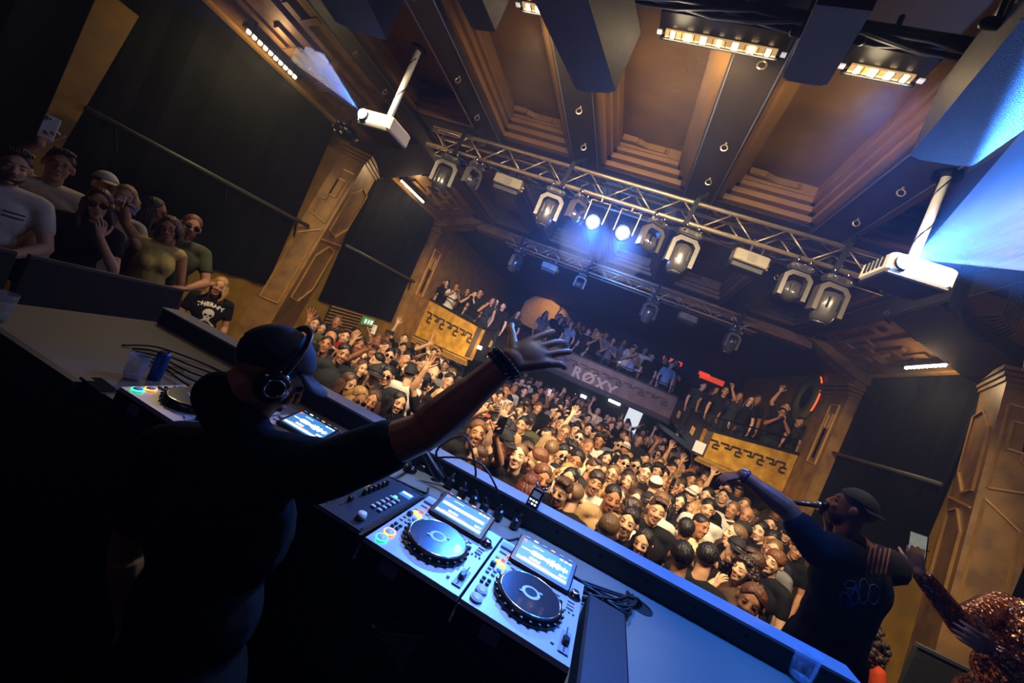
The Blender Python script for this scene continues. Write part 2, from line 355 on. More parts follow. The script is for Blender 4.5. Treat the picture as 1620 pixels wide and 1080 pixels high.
# gold beam closing the coffers, in front of the balcony
bm = struct(MB().box((CX, 9.55, CZ + 2.40), (7.7, .25, .24)).box((CX, 9.40, CZ + 2.30), (7.7, .1, .06)).build('trim_9', m_gold2), 'bronze beam across the hall behind the far truss')
arch(-1, 9.3, 9.75, 'trim_10', m_gold2); arch(1, 9.3, 9.75, 'trim_11', m_gold2)
for side in (-1, 1):      # broad pilasters framing the balcony
    wx = XL if side < 0 else XR; s = -side
    o = struct(MB().box((wx + s * .12, 9.95, CZ - .2), (.26, 1.1, 4.6)).build('trim_%d' % (12 if side < 0 else 13), m_gold2), 'flat bronze pilaster beside the balcony wing')
    f0 = Vector((wx + s * .26, 0, CZ))
    for pts in ([(9.55, .2), (9.55, 1.45), (9.9, 1.45), (9.9, .2)], [(9.65, .95), (9.8, .95), (9.8, 1.25), (9.65, 1.25)], [(9.72, .95), (9.72, .3)]):
        mb = MB()
        for (y, z), (y2, z2) in zip(pts, pts[1:] + pts[:1]): mb.bar(f0 + Vector((0, y, z)), f0 + Vector((0, y2, z2)), .03, .03)
        mb.build('relief_molding', m_goldtrim, o)
    for k in range(3): MB().box((wx + s * (.14 + .02 * k), 9.95, CZ + 1.72 + .07 * k), (.3 + .04 * k, 1.16 + .05 * k, .055)).build('capital_step', m_gold2, o)
struct(MB().box((CX, 13.6, CZ + 2.35), (10.2, 8.0, .1)).build('ceiling_balcony', mat('balcony_soffit', '15181c', .8)))
# balcony
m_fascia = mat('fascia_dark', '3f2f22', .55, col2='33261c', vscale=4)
def fascia(name, p0, p1, z0a, z1a, z0b, z1b, m, label, meander=True, lip=True, dens=1.0):
    p0 = Vector((p0[0], p0[1], 0)); p1 = Vector((p1[0], p1[1], 0)); u = (p1 - p0).normalized(); n = Vector((u.y, -u.x, 0)); t = .14
    vs = [p0 + Vector((0, 0, z0a)), p1 + Vector((0, 0, z0b)), p1 + Vector((0, 0, z1b)), p0 + Vector((0, 0, z1a))]; vs += [v - n * t for v in vs]
    mb = MB().add(vs, [(0, 1, 2, 3), (7, 6, 5, 4), (0, 4, 5, 1), (1, 5, 6, 2), (2, 6, 7, 3), (3, 7, 4, 0)])
    o = struct(mb.build(name, m), label); L = (p1 - p0).length
    def q(s, v, out=.02):
        z0 = z0a + (z0b - z0a) * s / L; z1 = z1a + (z1b - z1a) * s / L
        return p0 + u * s + n * out + Vector((0, 0, z0 + (z1 - z0) * v))
    if lip:
        for k in range(3): MB().bar(q(0, -.05 - .06 * k, .01 + .03 * (2 - k)), q(L, -.05 - .06 * k, .01 + .03 * (2 - k)), .06, .055).build('fascia_molding', m_goldtrim if m is m_gold else m_fascia, o)
    MB().bar(q(0, 1.02, -.05), q(L, 1.02, -.05), .16, .05).build('handrail', m_black, o)
    if meander:
        s = .12; k = 0
        while s < L - .2:
            d = .26 * dens; hh = (.10, .18)[k % 2]; mb = MB(); v0 = .70 if z1a - z0a > .5 else .6; dv = .12
            mb.bar(q(s, v0), q(s + d * .7, v0), .028, .03).bar(q(s + d * .7, v0), q(s + d * .7, v0 - dv), .028, .03).bar(q(s + d * .45, v0 - dv), q(s + d * .95, v0 - dv), .028, .03)
            if k % 2 == 0: mb.bar(q(s + d * .45, v0 - dv), q(s + d * .45, v0 - 2 * dv), .028, .03).bar(q(s + d * .95, v0 - 2 * dv), q(s + d * .45, v0 - 2 * dv), .028, .03)
            else: mb.bar(q(s + d * .95, v0 - dv), q(s + d * .95, v0), .028, .03)
            mb.build('meander_relief', m_relief, o); s += d; k += 1
    return o, q, L
LW, LM, LB = (-5.44, 10.35), (-3.47, 9.7), (-3.21, 13.5); RW, RM, RB = (4.06, 10.35), (2.09, 9.7), (1.83, 13.5)
zc0, zc1 = CZ - .18, CZ + .5
o1, q1, L1 = fascia('balcony_1', LW, LM, CZ - .84, CZ + .22, CZ - .78, CZ + .06, m_gold, 'golden balcony wing front with meander relief by the exit sign')
o2, q2, L2 = fascia('balcony_2', RM, RW, CZ - .60, CZ - .02, CZ - .62, CZ + .26, m_gold, 'golden balcony wing front with a white paper notice')
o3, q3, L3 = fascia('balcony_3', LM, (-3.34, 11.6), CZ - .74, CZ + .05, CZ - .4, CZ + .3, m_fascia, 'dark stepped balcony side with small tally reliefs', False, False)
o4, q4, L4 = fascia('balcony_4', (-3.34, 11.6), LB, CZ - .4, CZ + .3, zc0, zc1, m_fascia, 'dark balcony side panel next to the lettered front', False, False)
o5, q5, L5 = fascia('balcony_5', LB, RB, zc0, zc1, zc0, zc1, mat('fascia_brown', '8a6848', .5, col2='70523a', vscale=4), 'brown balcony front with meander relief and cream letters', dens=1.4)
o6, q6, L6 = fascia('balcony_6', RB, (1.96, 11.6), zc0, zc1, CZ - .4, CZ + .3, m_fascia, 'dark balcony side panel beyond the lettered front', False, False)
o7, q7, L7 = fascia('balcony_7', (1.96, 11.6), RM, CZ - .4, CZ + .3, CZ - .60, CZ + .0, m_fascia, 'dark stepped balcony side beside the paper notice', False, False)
for o, q, L in ((o3, q3, L3), (o4, q4, L4), (o6, q6, L6), (o7, q7, L7)):
    for s in (.45, .5, .55):
        MB().bar(q(L * s, .35), q(L * s, .62), .035, .02).build('tally_relief', m_goldtrim, o)
for i, (o, q, L) in enumerate(((o1, q1, L1), (o2, q2, L2))):
    for s in (.15, .55, .85): MB().tube([q(L * s, 1.0, -.05), q(L * s, 1.0, -.05) + Vector((0, 0, .3))], .015, 6).build('rail_post', m_blackmetal, o)
    MB().tube([q(L * .05, 1.0, -.05) + Vector((0, 0, .3)), q(L * .95, 1.0, -.05) + Vector((0, 0, .3))], .018, 6).build('top_rail', m_blackmetal, o)
for k in range(9):
    s = L5 * (k + .5) / 9; MB().tube([q5(s, 1.0, -.05), q5(s, 1.0, -.05) + Vector((0, 0, .25))], .014, 6).build('rail_post', m_blackmetal, o5)
MB().tube([q5(.05, 1.0, -.05) + Vector((0, 0, .25)), q5(L5 - .05, 1.0, -.05) + Vector((0, 0, .25))], .016, 6).build('top_rail', m_blackmetal, o5)
# balcony floors
def slab(name, poly, z, m): return struct(MB().prism(poly, z - .14, z).build(name, m))
slab('floor_balcony_left', [(-5.7, 10.62), (-3.5, 9.92), (-3.4, 13.5), (-3.3, 17.5), (-5.7, 17.5)], CZ - .62, m_black)
slab('floor_balcony_right', [(4.32, 10.62), (4.32, 17.5), (1.9, 17.5), (2.0, 13.5), (2.12, 9.92)], CZ - .50, m_black)
slab('floor_balcony_centre', [(-3.3, 13.5), (1.9, 13.5), (1.9, 17.5), (-3.3, 17.5)], CZ - .22, m_black)
# ROXY lettering, O with a slash
pos = PY(940, 601, 13.46); m_cream = mat('cream_letters', 'cdb493', .5)
for ch, px, py in (('R', 913, 589), ('O', 931, 598), ('X', 950, 608), ('Y', 966, 617)):
    p = PY(px, py, 13.47); me = textmesh(ch, .50, .015, .018); o = obj('letter_' + ch.lower(), me, m_cream, o5); o.matrix_world = frame_m((p.x, 13.46, p.z - .02), (1, 0, 0), (0, 0, 1))
    if ch == 'O': MB().bar((p.x - .2, 13.44, p.z - .2), (p.x + .2, 13.44, p.z + .2), .05, .03, (0, 1, 0)).build('letter_slash', m_cream, o5)
# under and behind the balcony
pd = PY(1000, 664, 16.9)
d1 = MB().box((pd.x, 16.9, 1.1 + .55), (.55, .06, 1.5)).build('door_1', mat('lit_doorway', 'dfe8ea', .5, emit=1.0, ecol='dfe9ee')); struct(d1, 'brightly lit white doorway under the balcony')
for px, py, w_ in ((972, 636, .5), (923, 607 + 20, .25)):
    p = PY(px, py, 17.45); t = tag(MB().bbox((p.x, 17.48, p.z), (w_, .14, .12), .02).build('bar_light', mat('bar_light_glow', 'eef2f4', .4, emit=5, ecol='e6eef5')), 'small white glowing lamp over the far bar under balcony', 'lamp', 'bar lamps under the balcony')
for px, py, w_, h_ in ((1064, 571, .75, .16), (1114, 592, .4, .14), (1126, 600, .9, .2)):
    p = PY(px, py, 17.5); tag(MB().box((p.x, 17.5, p.z), (w_, .08, h_)).build('orange_light_panel', mat('orange_glow', 'c0380e', .5, emit=.9, ecol='e0481a')), 'dim orange light panel at the back of the balcony', 'light panel', 'orange panels at the back of the balcony')
# warm alcove at the rear of the balcony
c = PY(868, 505, 16.6)
alc = struct(MB().prism([(-1.25, -.55), (-1.25, .35), (-.95, .72), (-.2, .78), (.45, .62), (1.15, .2), (1.3, -.4), (1.2, -.75)], 0, .12, frame_m((c.x, 16.8, c.z), (1, 0, 0), (0, 0, 1))).build('wall_alcove', mat('alcove_paint', 'b98a4e', .6, var=.2)), 'warm lit alcove wall at the rear of the balcony')
lamp('SPOT', 'alcove_lamp', (c.x, 15.6, CZ + 2.2), (c.x - .2, 16.8, c.z), 60, (1, .68, .34), .1, 90, .6)
# ring ornament
p = PX(1272, 628, XR - .1)
t = thing('ring_ornament', 'large olive green ring ornament on the balcony side wall', 'wall ornament', (XR - .01, p.y, p.z), (0, math.radians(-90), 0))
MB().lathe([(.31, 0), (.62, 0), (.64, .04), (.62, .09), (.31, .09), (.29, .04)], 36, cap=False).build('ring', mat('olive_ring', '6d6a22', .5), t, True)
MB().lathe([(.02, .01), (.3, .01), (.3, .05), (.02, .05)], 30).build('centre_disc', m_black, t)
MB().tube([(.63 * math.cos(a), .63 * math.sin(a), .05) for a in [math.radians(v) for v in range(-120, -20, 10)]], .018, 6).build('orange_glow_strip', mat('orange_glow2', 'ff5a1c', .5, emit=2, ecol='ff5420'), t)
# vent grille, exit sign, notice, corner lamp
p = PX(545, 503, XL + .04)
t = thing('vent_grille', 'dark slatted vent grille on the yellow wall', 'vent', (XL + .02, p.y, p.z)); 
MB().box((0, 0, 0), (.03, 1.05, .42)).build('backing', m_black, t)
for k in range(6): MB().box((.03, 0, -.17 + .068 * k), (.03, 1.05, .022)).build('slat', m_goldtrim, t)
p = PX(583, 509, XL + .06)
t = thing('exit_sign', 'green and white running-man exit sign on the yellow wall', 'sign', (XL + .04, p.y, p.z))
MB().box((0, 0, 0), (.04, .42, .19)).build('sign_box', mat('exit_green', '4f9a5c', .5, emit=.35, ecol='4f9a5c'), t)
for y, w_ in ((-.12, .07), (0, .05), (.12, .09)): MB().box((.022, y, 0), (.012, w_, .1)).build('pictogram', mat('exit_white', 'eef4e8', .5, emit=.8), t)
p = PY(1107, 708, 9.6); o = MB().box((0, 0, 0), (.22, .012, .24)).build('paper_notice', mat('paper', 'd6d6d0', .7), None, loc=(p.x, 9.66, p.z)); tag(o, 'white paper notice taped to the balcony corner', 'notice')
p = PY(757, 549, 9.5)
t = thing('corner_floodlight', 'small glowing floodlight on the golden balcony corner', 'lamp', (p.x, 9.58, p.z))
MB().bbox((0, .08, 0), (.14, .16, .1), .02).build('housing', m_blackmetal, t); MB().box((0, -.01, 0), (.11, .02, .08)).build('lamp_face', mat('flood_face', 'fff0d0', .4, emit=30, ecol='ffe0a8'), t)
lamp('POINT', 'floodlight_bulb', (p.x - .1, 9.35, p.z - .05), (0, 0, 0), 14, WARM, .05)
for s_, q in (('left', None),):
    p = PY(985, 573, 14.6); t = thing('balcony_reading_lamp', 'small bright lamp glowing among balcony spectators', 'lamp', (p.x, 14.6, p.z))
    MB().lathe([(.0, .12), (.18, .0), (.16, -.01), (.0, .09)], 14).build('shade', mat('lamp_shade_grey', '9aa4a8', .5), t); MB().sph((0, 0, .03), .04).build('bulb', mat('bulb_glow', 'ffffff', .5, emit=25), t)
lamp('AREA', 'balcony_under_fill', (CX, 15.5, CZ - .45), (CX, 13.5, 1.2), 10, (.75, .85, 1), (4, .6), 160)
lamp('SPOT', 'balcony_wash_left', (-2.2, 5.0, CZ + 1.9), (-4.6, 10.2, CZ + .0), 1500, (1, .78, .40), .15, 40, .8)
lamp('SPOT', 'balcony_wash_centre', (-.7, 5.0, CZ + 1.9), (-.7, 13.4, CZ + .1), 520, (1, .72, .42), .15, 34, .9)
lamp('SPOT', 'balcony_wash_right', (.9, 5.0, CZ + 1.9), (3.2, 10.2, CZ + .1), 800, (1, .76, .38), .15, 40, .8)
# ------------------------------------------------------------------ rigging
def truss(y, x0, x1, zb, zt, name, label, r=.025, step=.27):
    t = thing(name, label, 'truss', (x0, y, zb)); L = x1 - x0; H = zt - zb; Wd = .24
    ch = None
    for dy in (0, Wd):
        for dz in (0, H):
            if ch is None: ch = MB().tube([(0, 0, 0), (L, 0, 0)], r, 10).build('chord', m_alu, t, True)
            else: share(ch, 'chord', t, (0, dy, dz))
    n = int(L / step); s = L / n
    bf = MB().tube([(0, 0, 0), (s, 0, H)], .009, 6).build('brace', m_alu, t, True); bfd = MB().tube([(0, 0, H), (s, 0, 0)], .009, 6).build('brace', m_alu, t, True)
    bb = MB().tube([(0, 0, 0), (s, Wd, 0)], .008, 6).build('brace', m_alu, t, True); bbd = MB().tube([(0, Wd, 0), (s, 0, 0)], .008, 6).build('brace', m_alu, t, True)
    for i in range(n):
        f, b = ((bf, bb) if i % 2 else (bfd, bbd))
        if i < 2: f.location = (i * s, 0, 0); b.location = (i * s, 0, 0)
        else: share(f, 'brace', t, (i * s, 0, 0)); share(b, 'brace', t, (i * s, 0, 0))
        share(f, 'brace', t, (i * s, Wd, 0)); share(b, 'brace', t, (i * s, 0, H))
    for k in range(3):    # black cables lying inside
        pts = [(i * L / 24, .08 + .04 * k + .03 * math.sin(i * 1.3 + k), .04 + .03 * math.sin(i * .9 + 2 * k)) for i in range(25)]
        MB().tube(pts, .012, 5).build('cable', m_cable, t)
    return t
T1Y, T1Z = 4.75, CZ + 2.0; T2Y, T2Z = 8.7, CZ + 2.04
truss(T1Y, -3.45, 2.1, T1Z, T1Z + .24, 'lighting_truss', 'aluminium box truss carrying the two blue-white glowing lamps')
truss(T2Y, -3.42, 1.98, T2Z, T2Z + .22, 'lighting_truss', 'dimmer aluminium box truss hanging in front of the balcony', .02, .26)
m_strap = mat('strap_black', '07080a', .8)
for i, (px, py, y, z) in enumerate(((735, 225, T1Y, T1Z), (905, 275, T1Y, T1Z), (1100, 335, T1Y, T1Z), (1347, 385, T1Y, T1Z), (828, 385, T2Y, T2Z), (935, 425, T2Y, T2Z), (1040, 468, T2Y, T2Z), (1172, 515, T2Y, T2Z))):
    x = PY(px, py, y).x; mb = MB(); yc = y + .12
    for dy in (-.16, .16):
        mb.bar((x - .05, yc + dy, z - .05), (x - .02, yc + dy, z + .28), .05, .02, (0, 1, 0)); mb.bar((x - .02, yc + dy, z + .28), (x + .05, yc, HC - .02), .05, .02, (0, 1, 0))
    mb.bar((x - .05, yc - .17, z - .05), (x - .05, yc + .17, z - .05), .05, .02)
    mb.tube([(x + .05, yc, HC - .1), (x + .05, yc, HC)], .02, 8)
    tag(mb.build('lifting_sling', m_strap), 'black lifting sling ' + ('on the bright truss at its left projector end', 'on the bright truss just before the glowing lamps', 'on the bright truss above the large moving head', 'on the bright truss at the flaring projector', 'on the dim far truss at its drape end', 'on the dim far truss in the blue haze', 'on the dim far truss past the letters', 'on the dim far truss at its bronze end')[i], 'sling', 'lifting slings on the trusses')
# moving head lights
def u_prism(w, h, t, d):
    o = [(-w / 2, -h), (-w / 2, -.07), (-w / 2 + .07, 0), (w / 2 - .07, 0), (w / 2, -.07), (w / 2, -h), (w / 2 - t, -h), (w / 2 - t, -.10), (w / 2 - .10, -t), (-w / 2 + .10, -t), (-w / 2 + t, -.10), (-w / 2 + t, -h)]
    return o
def yoke_mesh(w, h, t, d):
    o = u_prism(w, h, t, d); mb = MB(); k = len(o); vs = [(p[0], -d / 2, p[1]) for p in o] + [(p[0], d / 2, p[1]) for p in o]
    quads = [(0, 1, 10, 11), (1, 2, 9, 10), (2, 3, 8, 9), (3, 4, 7, 8), (4, 5, 6, 7)]; fs = []
    for q in quads: fs.append(q); fs.append(tuple(i + k for i in reversed(q)))
    for i in range(k): fs.append((i, i + k, (i + 1) % k + k, (i + 1) % k))
    return mb.add(vs, fs)
def moving_head(loc, s, yaw, tilt, label, style=0):
    t = thing('moving_head_light', label, 'stage light', loc, (0, 0, yaw), 'moving head lights on the trusses'); t.scale = (s, s, s)
    for sx in (-.08, .08): MB().tube([(sx, .0, -.05), (sx, -.035, -.01), (sx, -.03, .035), (sx, .015, .045), (sx, .035, .01)], .014, 6).cap((sx, .04, -.02), (sx, .07, -.02), .012).build('hook_clamp', m_chrome, t, True)
    b = MB().bbox((0, 0, -.10), (.30, .17, .09), .025).build('base', m_fix, t)
    MB().box((0, -.088, -.10), (.10, .006, .04)).build('display', m_black, b)
    for sx in (-.1, .1): MB().cap((sx, -.07, -.10), (sx, -.1, -.10), .018).build('connector', m_chrome, b, True)
    y = yoke_mesh(.36, .36, .055, .12).build('yoke', m_fix, t, loc=(0, 0, -.16))
    prof = [(.03, .17), (.095, .155), (.125, .09), (.13, 0), (.125, -.12), (.105, -.19), (.09, -.20)] if style == 0 else [(.04, .09), (.12, .075), (.135, .0), (.135, -.06), (.115, -.085)]
    h = MB().lathe(prof, 18, Matrix.Rotation(tilt, 4, 'X')).build('head', mat('fixture_head', '33322f', .3, coat=.4), t, True, loc=(0, 0, -.42))
    MB().lathe([(.0, .0), (.082, .0), (.09, -.012), (.0, -.02)], 18, Matrix.Rotation(tilt, 4, 'X') @ Matrix.Translation((0, 0, prof[-1][1]))).build('lens', m_lens, h, True)
    for k in range(6):
        a = math.radians(60 * k); MB().bar((.128 * math.cos(a), .128 * math.sin(a), .08), (.128 * math.cos(a), .128 * math.sin(a), -.05), .012, .03).build('cooling_fin', m_blackmetal, h)
    return t
MH = [(715, 247, T1Y, 1.02, .3, -.1, 0, 'beside the left projector'), (757, 258, T1Y, .78, 1.1, .7, 1, 'small, next to the left box light'), (880, 303, T1Y, 1.0, .15, 0, 0, 'below the second sling of the bright truss'),
      (921, 314, T1Y, .8, .9, .6, 1, 'small, beside the glowing lamps'), (1040, 352, T1Y, .9, .6, .9, 1, 'on the far side of the glowing lamps'), (1090, 372, T1Y, 1.05, .2, -.05, 0, 'large, right under the third sling'),
      (1270, 418, T1Y, .95, .1, 1.2, 1, 'with its round lens turned down beside the right box light'), (1327, 437, T1Y, 1.05, .2, .1, 0, 'large, next to the right projector'),
      (822, 400, T2Y, 1.0, 1.2, .3, 0, 'at the drape end of the dim far truss'), (922, 436, T2Y, .8, .2, .4, 1, 'in the blue haze of the dim far truss'), (1033, 478, T2Y, 1.0, .3, .2, 0, 'under the third sling of the dim far truss'), (1164, 524, T2Y, .95, .4, .4, 0, 'at the bronze end of the dim far truss')]
for px, py, y, s, yaw, tilt, style, lab in MH:
    p = PY(px, py, y); moving_head((p.x, y, (T1Z if y < 6 else T2Z) - .03), s * (.82 if y < 6 else .85), yaw, tilt, 'grey moving head light ' + lab, style)
def box_light(loc, yaw, label):
    t = thing('box_light', label, 'stage light', loc, (0, 0, yaw), 'box strobe lights on the trusses')
    for sx in (-.03, .09): MB().bar((sx, 0, .04), (sx, 0, -.12), .02, .03).build('bracket', m_chrome, t)
    MB().bbox((0, 0, -.18), (.36, .15, .13), .012).build('housing', mat('strobe_shell', '6f6858', .5, var=.1), t)
    MB().box((0, -.078, -.18), (.09, .005, .07)).build('rating_plate', mat('plate_grey', '5c564c', .5), t)
    MB().bbox((0, .05, -.27), (.34, .16, .07), .01).build('lamp_hood', m_black, t)
    for sx in (.1, .14): MB().cap((.18, 0, -.22 + (sx - .1)), (.20, 0, -.22 + (sx - .1)), .014).build('connector', mat('brass_plug', 'c09a2e', .3, metal=.8), t, True)
for px, py, y, lab in ((806, 287, T1Y, 'beige box strobe light near the left projector end'), (1193, 393, T1Y, 'beige box strobe light near the right projector end'), (876, 408, T2Y, 'box strobe light on the dim far truss in blue haze'), (1092, 492, T2Y, 'box strobe light at the bronze side of the dim far truss')):
    p = PY(px, py, y); box_light((p.x, y, (T1Z if y < 6 else T2Z)), .12, lab)
# the two glowing lamps
PARS = []
m_glow = mat('par_glow', 'ffffff', .4, emit=60, ecol='dfeaff')
for i, (px, py) in enumerate(((938, 351), (985, 368))):
    p = PY(px, py, T1Y); aim = Vector((.0 - p.x, -T1Y, CZ - p.z)).normalized()
    t = thing('par_can', 'glowing blue-white par lamp on a U bracket under the bright truss', 'stage light', (p.x, T1Y, p.z), (0, 0, 0), 'glowing par lamps')
    PARS.append(Vector((p.x, T1Y, p.z)))
    q = aim.to_track_quat('Z', 'Y').to_matrix().to_4x4()
    MB().lathe([(.05, -.2), (.09, -.17), (.095, 0), (.085, .0), (.08, -.02)], 20, q).build('can', m_blackmetal, t, True)
    MB().lathe([(.0, -.005), (.06, -.005), (.06, .004), (.0, .004)], 20, q).build('lamp_face', m_glow, t)
    z = T1Z - p.z
    MB().tube([(-.11, 0, 0), (-.115, 0, z - .06), (.115, 0, z - .06), (.11, 0, 0)], .009, 6).tube([(0, 0, z - .06), (0, 0, z)], .014, 6).build('bracket', m_alu, t)
    lamp('SPOT', 'par_beam', Vector((p.x, T1Y, p.z)) + aim * .03, (p.x * .9, 0, CZ - .9 + .6 * i), 420, (.03, .19, 1), .05, 44, .95)
    lamp('SPOT', 'par_spill', Vector((p.x, T1Y + .25, p.z)), (p.x, T1Y + 3, p.z + .9), 170, (.03, .16, 1), .06, 130, .8)
lamp('SPOT', 'back_truss_blue', (-1.6, T1Y + .3, T1Z - .25), (-1.4, 14.5, CZ + 1.3), 1500, (.03, .19, 1), .1, 66, .9)
# projectors on ceiling poles
V3 = lambda *a: Vector(a)
def projector(px, py, py_pole, beam_px, beam_d, label, s):
    y = 3.62; p = PY(px, py, y); tgt = beam_px; d = tgt - p; yaw = math.atan2(d.x, -d.y)
    t = thing('projector', label, 'projector', p, (0, 0, 0), 'ceiling projectors')
    R_ = Matrix.Rotation(yaw, 3, 'Z'); LX = -.13; f = (d * Vector((1, 1, 0))).normalized()
    MB().bbox((0, 0, .02), (.42, .36, .15), .02, R_).build('housing', mat('projector_shell', 'b9b2a4', .4), t)
    MB().bbox((0, 0, -.06), (.40, .34, .03), .01, R_).build('underside', m_black, t)
    fr = Matrix.Translation(f * .18 + R_ @ Vector((LX, 0, .02))) @ f.to_track_quat('Z', 'Y').to_matrix().to_4x4()
    MB().lathe([(.05, -.02), (.055, .03), (.045, .03)], 16, fr).build('lens_barrel', m_black, t, True); MB().lathe([(0, .0), (.052, .0), (.052, .03), (.036, .05), (0, .058)], 16, fr).build('lens_glow', mat('projector_lens_glow_%d' % s, 'ffffff', .3, emit=160 if s > 0 else 40, ecol='4a8cff'), t)
    for k in range(5): MB().box(R_ @ Vector((-.213, -.1 + .05 * k, .03)), (.006, .025, .08), R_).build('vent_slot', m_black, t)
    top = Vector((0, 0, HC - p.z)); MB().tube([(0, 0, .09), (0, 0, HC - p.z - .02)], .032, 12).build('pole', m_white, t, True)
    MB().tube([(.03 * math.cos(k), .03 * math.sin(k), .1 + k * .06) for k in range(13)], .008, 5).build('pole_cable', m_cable, t)
    MB().lathe([(.09, -.03), (.09, 0), (.03, 0)], 14, Matrix.Translation(top)).build('ceiling_plate', m_blackmetal, t)
    MB().bar((-.12, 0, .10), (.12, 0, .10), .05, .02).build('mount', m_blackmetal, t)
    o = p + f * .26 + R_ @ Vector((LX, 0, .02)); return o, tgt
OL, TL = o, tg = projector(607, 207, 80, V3(-3.35, 0, CZ + 1.45), 0, 'white ceiling projector with a blue beam, hung by the drape-side pole', -1)
lamp('SPOT', 'projector_beam', o, tg, 900, (.04, .26, 1), .02, 30, .3)
OR, TR = o, tg = projector(1430, 440, 270, V3(1.72, 0, CZ + 1.5), 0, 'ceiling projector with a dazzling blue flare below the big speaker', 1)
lamp('SPOT', 'projector_beam', o, tg, 1900, (.05, .24, 1), .02, 54, .3)
lamp('POINT', 'projector_spill', o + Vector((.02, -.05, 0)), (0, 0, 0), 20, (.08, .28, 1), .04)
# warm LED strips in the coves
m_led = mat('led_warm_glow', 'fff0d0', .4, emit=55, ecol='ffd79a')
def led_strip(p0, p1, n, label, power, into):
    p0 = Vector(p0); p1 = Vector(p1); mid = (p0 + p1) / 2; u = (p1 - p0)
    t = thing('led_strip_light', label, 'strip light', mid, (0, 0, 0), 'warm wall strip lights')
    MB().bar(p0 - mid - u * .04 + Vector((0, 0, .03)), p1 - mid + u * .04 + Vector((0, 0, .03)), .07, .06).build('housing', m_blackmetal, t)
    for k in range(n):
        q = p0 + u * ((k + .5) / n) - mid
        MB().lathe([(.0, -.03), (.018, -.026), (.024, -.01), (.02, .0)], 10, Matrix.Translation(q)).build('led', m_led, t, True)
    for k in (.1, .9): MB().bar(p0 + u * k - mid + Vector((0, 0, .06)), p0 + u * k - mid + Vector((0, 0, .2)), .02, .02).build('bracket', m_blackmetal, t)
    lamp('AREA', 'led_strip_beam', mid + Vector((0, 0, -.04)), mid + Vector((into * .25, 0, -1)), power, (1, .74, .40), (u.length, .05), 170).rotation_euler.z += 0
    lamp('POINT', 'led_strip_spill', mid + Vector((into * .10, 0, -.06)), (0, 0, 0), power * .5, (1, .74, .40), .06)
xl, zl = XL + .45, CZ + 2.085
led_strip((xl, 3.42, zl), (xl, 4.2, zl), 10, 'warm strip light over the dark drape above the spectators', 14, 1)
led_strip((xl, 6.95, zl), (xl, 7.95, zl), 12, 'warm strip light over the drape beyond the bronze pilaster', 14, 1)
led_strip((XR - .45, 6.85, zl), (XR - .45, 7.7, zl), 10, 'warm strip light over the drape opposite, under the relief cove', 14, -1)
# lighting pipe over the booth with LED bars and hung speakers
yB, zB = 2.66, CZ + 2.30
t = thing('lighting_pipe', 'black lighting pipe wrapped in cables above the booth', 'pipe', (CX, 2.46, CZ + 2.36))
MB().tube([(-2.6, 0, 0), (3.0, 0, 0)], .03, 10).build('pipe', m_blackmetal, t, True)
for k in range(4):
    MB().tube([(-2.5 + i * .22, .04 * math.sin(i * 1.1 + k * 2), -.035 - .025 * abs(math.sin(i * .8 + k))) for i in range(25)], .016, 6).build('cable', m_cable, t, True)
for x in (-1.9, -.4, 1.3, 2.6): MB().tube([(x, 0, 0), (x, 0, HC - CZ - 2.36 + .0)], .015, 6).build('hanger', m_blackmetal, t)
def led_bar(x0, x1, n, label, lit):
    t = thing('led_bar', label, 'stage light', ((x0 + x1) / 2, yB, zB), (0, 0, 0), 'LED bars over the booth'); L = x1 - x0
    MB().bbox((0, -.06, .055), (L + .1, .17, .09), .01).build('housing', m_blackmetal, t)
    MB().box((0, .012, .003), (L, .055, .012)).build('reflector', mat('led_reflector', 'b58a52', .3, metal=.6, emit=.5, ecol='ffce8a'), t)
    MB().box((0, .05, .0), (L + .06, .01, .03)).build('front_lip', m_blackmetal, t)
    for k in range(n):
        x = -L / 2 + L * (k + .5) / n; o = MB().box((x, .012, -.005), (.035 if k % 3 else .022, .045, .012)).build('led', m_led, t)
    for k in range(int(L / .02)): MB().box((-L / 2 + .01 + .02 * k, .012, -.006), (.004, .05, .006)).build('louvre', m_blackmetal, t) if k % 2 else None
    for sx in (-1, 1): MB().box((sx * (L / 2 + .04), .012, .0), (.03, .03, .01)).build('status_light', mat('status_white', 'e8e6de', .4, emit=.6), t)
    lamp('AREA', 'led_bar_beam', ((x0 + x1) / 2, yB + .02, zB - .03), ((x0 + x1) / 2, yB + 1.3, zB - .4), 60 * L, (1, .76, .45), (L, .05), 150)
    lamp('SPOT', 'led_bar_spill', ((x0 + x1) / 2, yB + .1, zB - .14), ((x0 + x1) / 2, yB + 2.2, zB + .1), 70 * L, (1, .78, .46), .08, 150, .9)
for _x in (-1.36, -.52, .62): lamp('POINT', 'led_bar_end_spill', (_x, yB - .02, zB - .10), (0, 0, 0), 3.2, (1, .78, .46), .06)
led_bar(-1.66, -1.15, 6, 'LED bar between the small speaker and the big centre speaker', 1); led_bar(-.60, .10, 7, 'LED bar between the big centre speaker and the black box', 1); led_bar(.51, .84, 4, 'LED bar beside the big blue-lit speaker', 1)
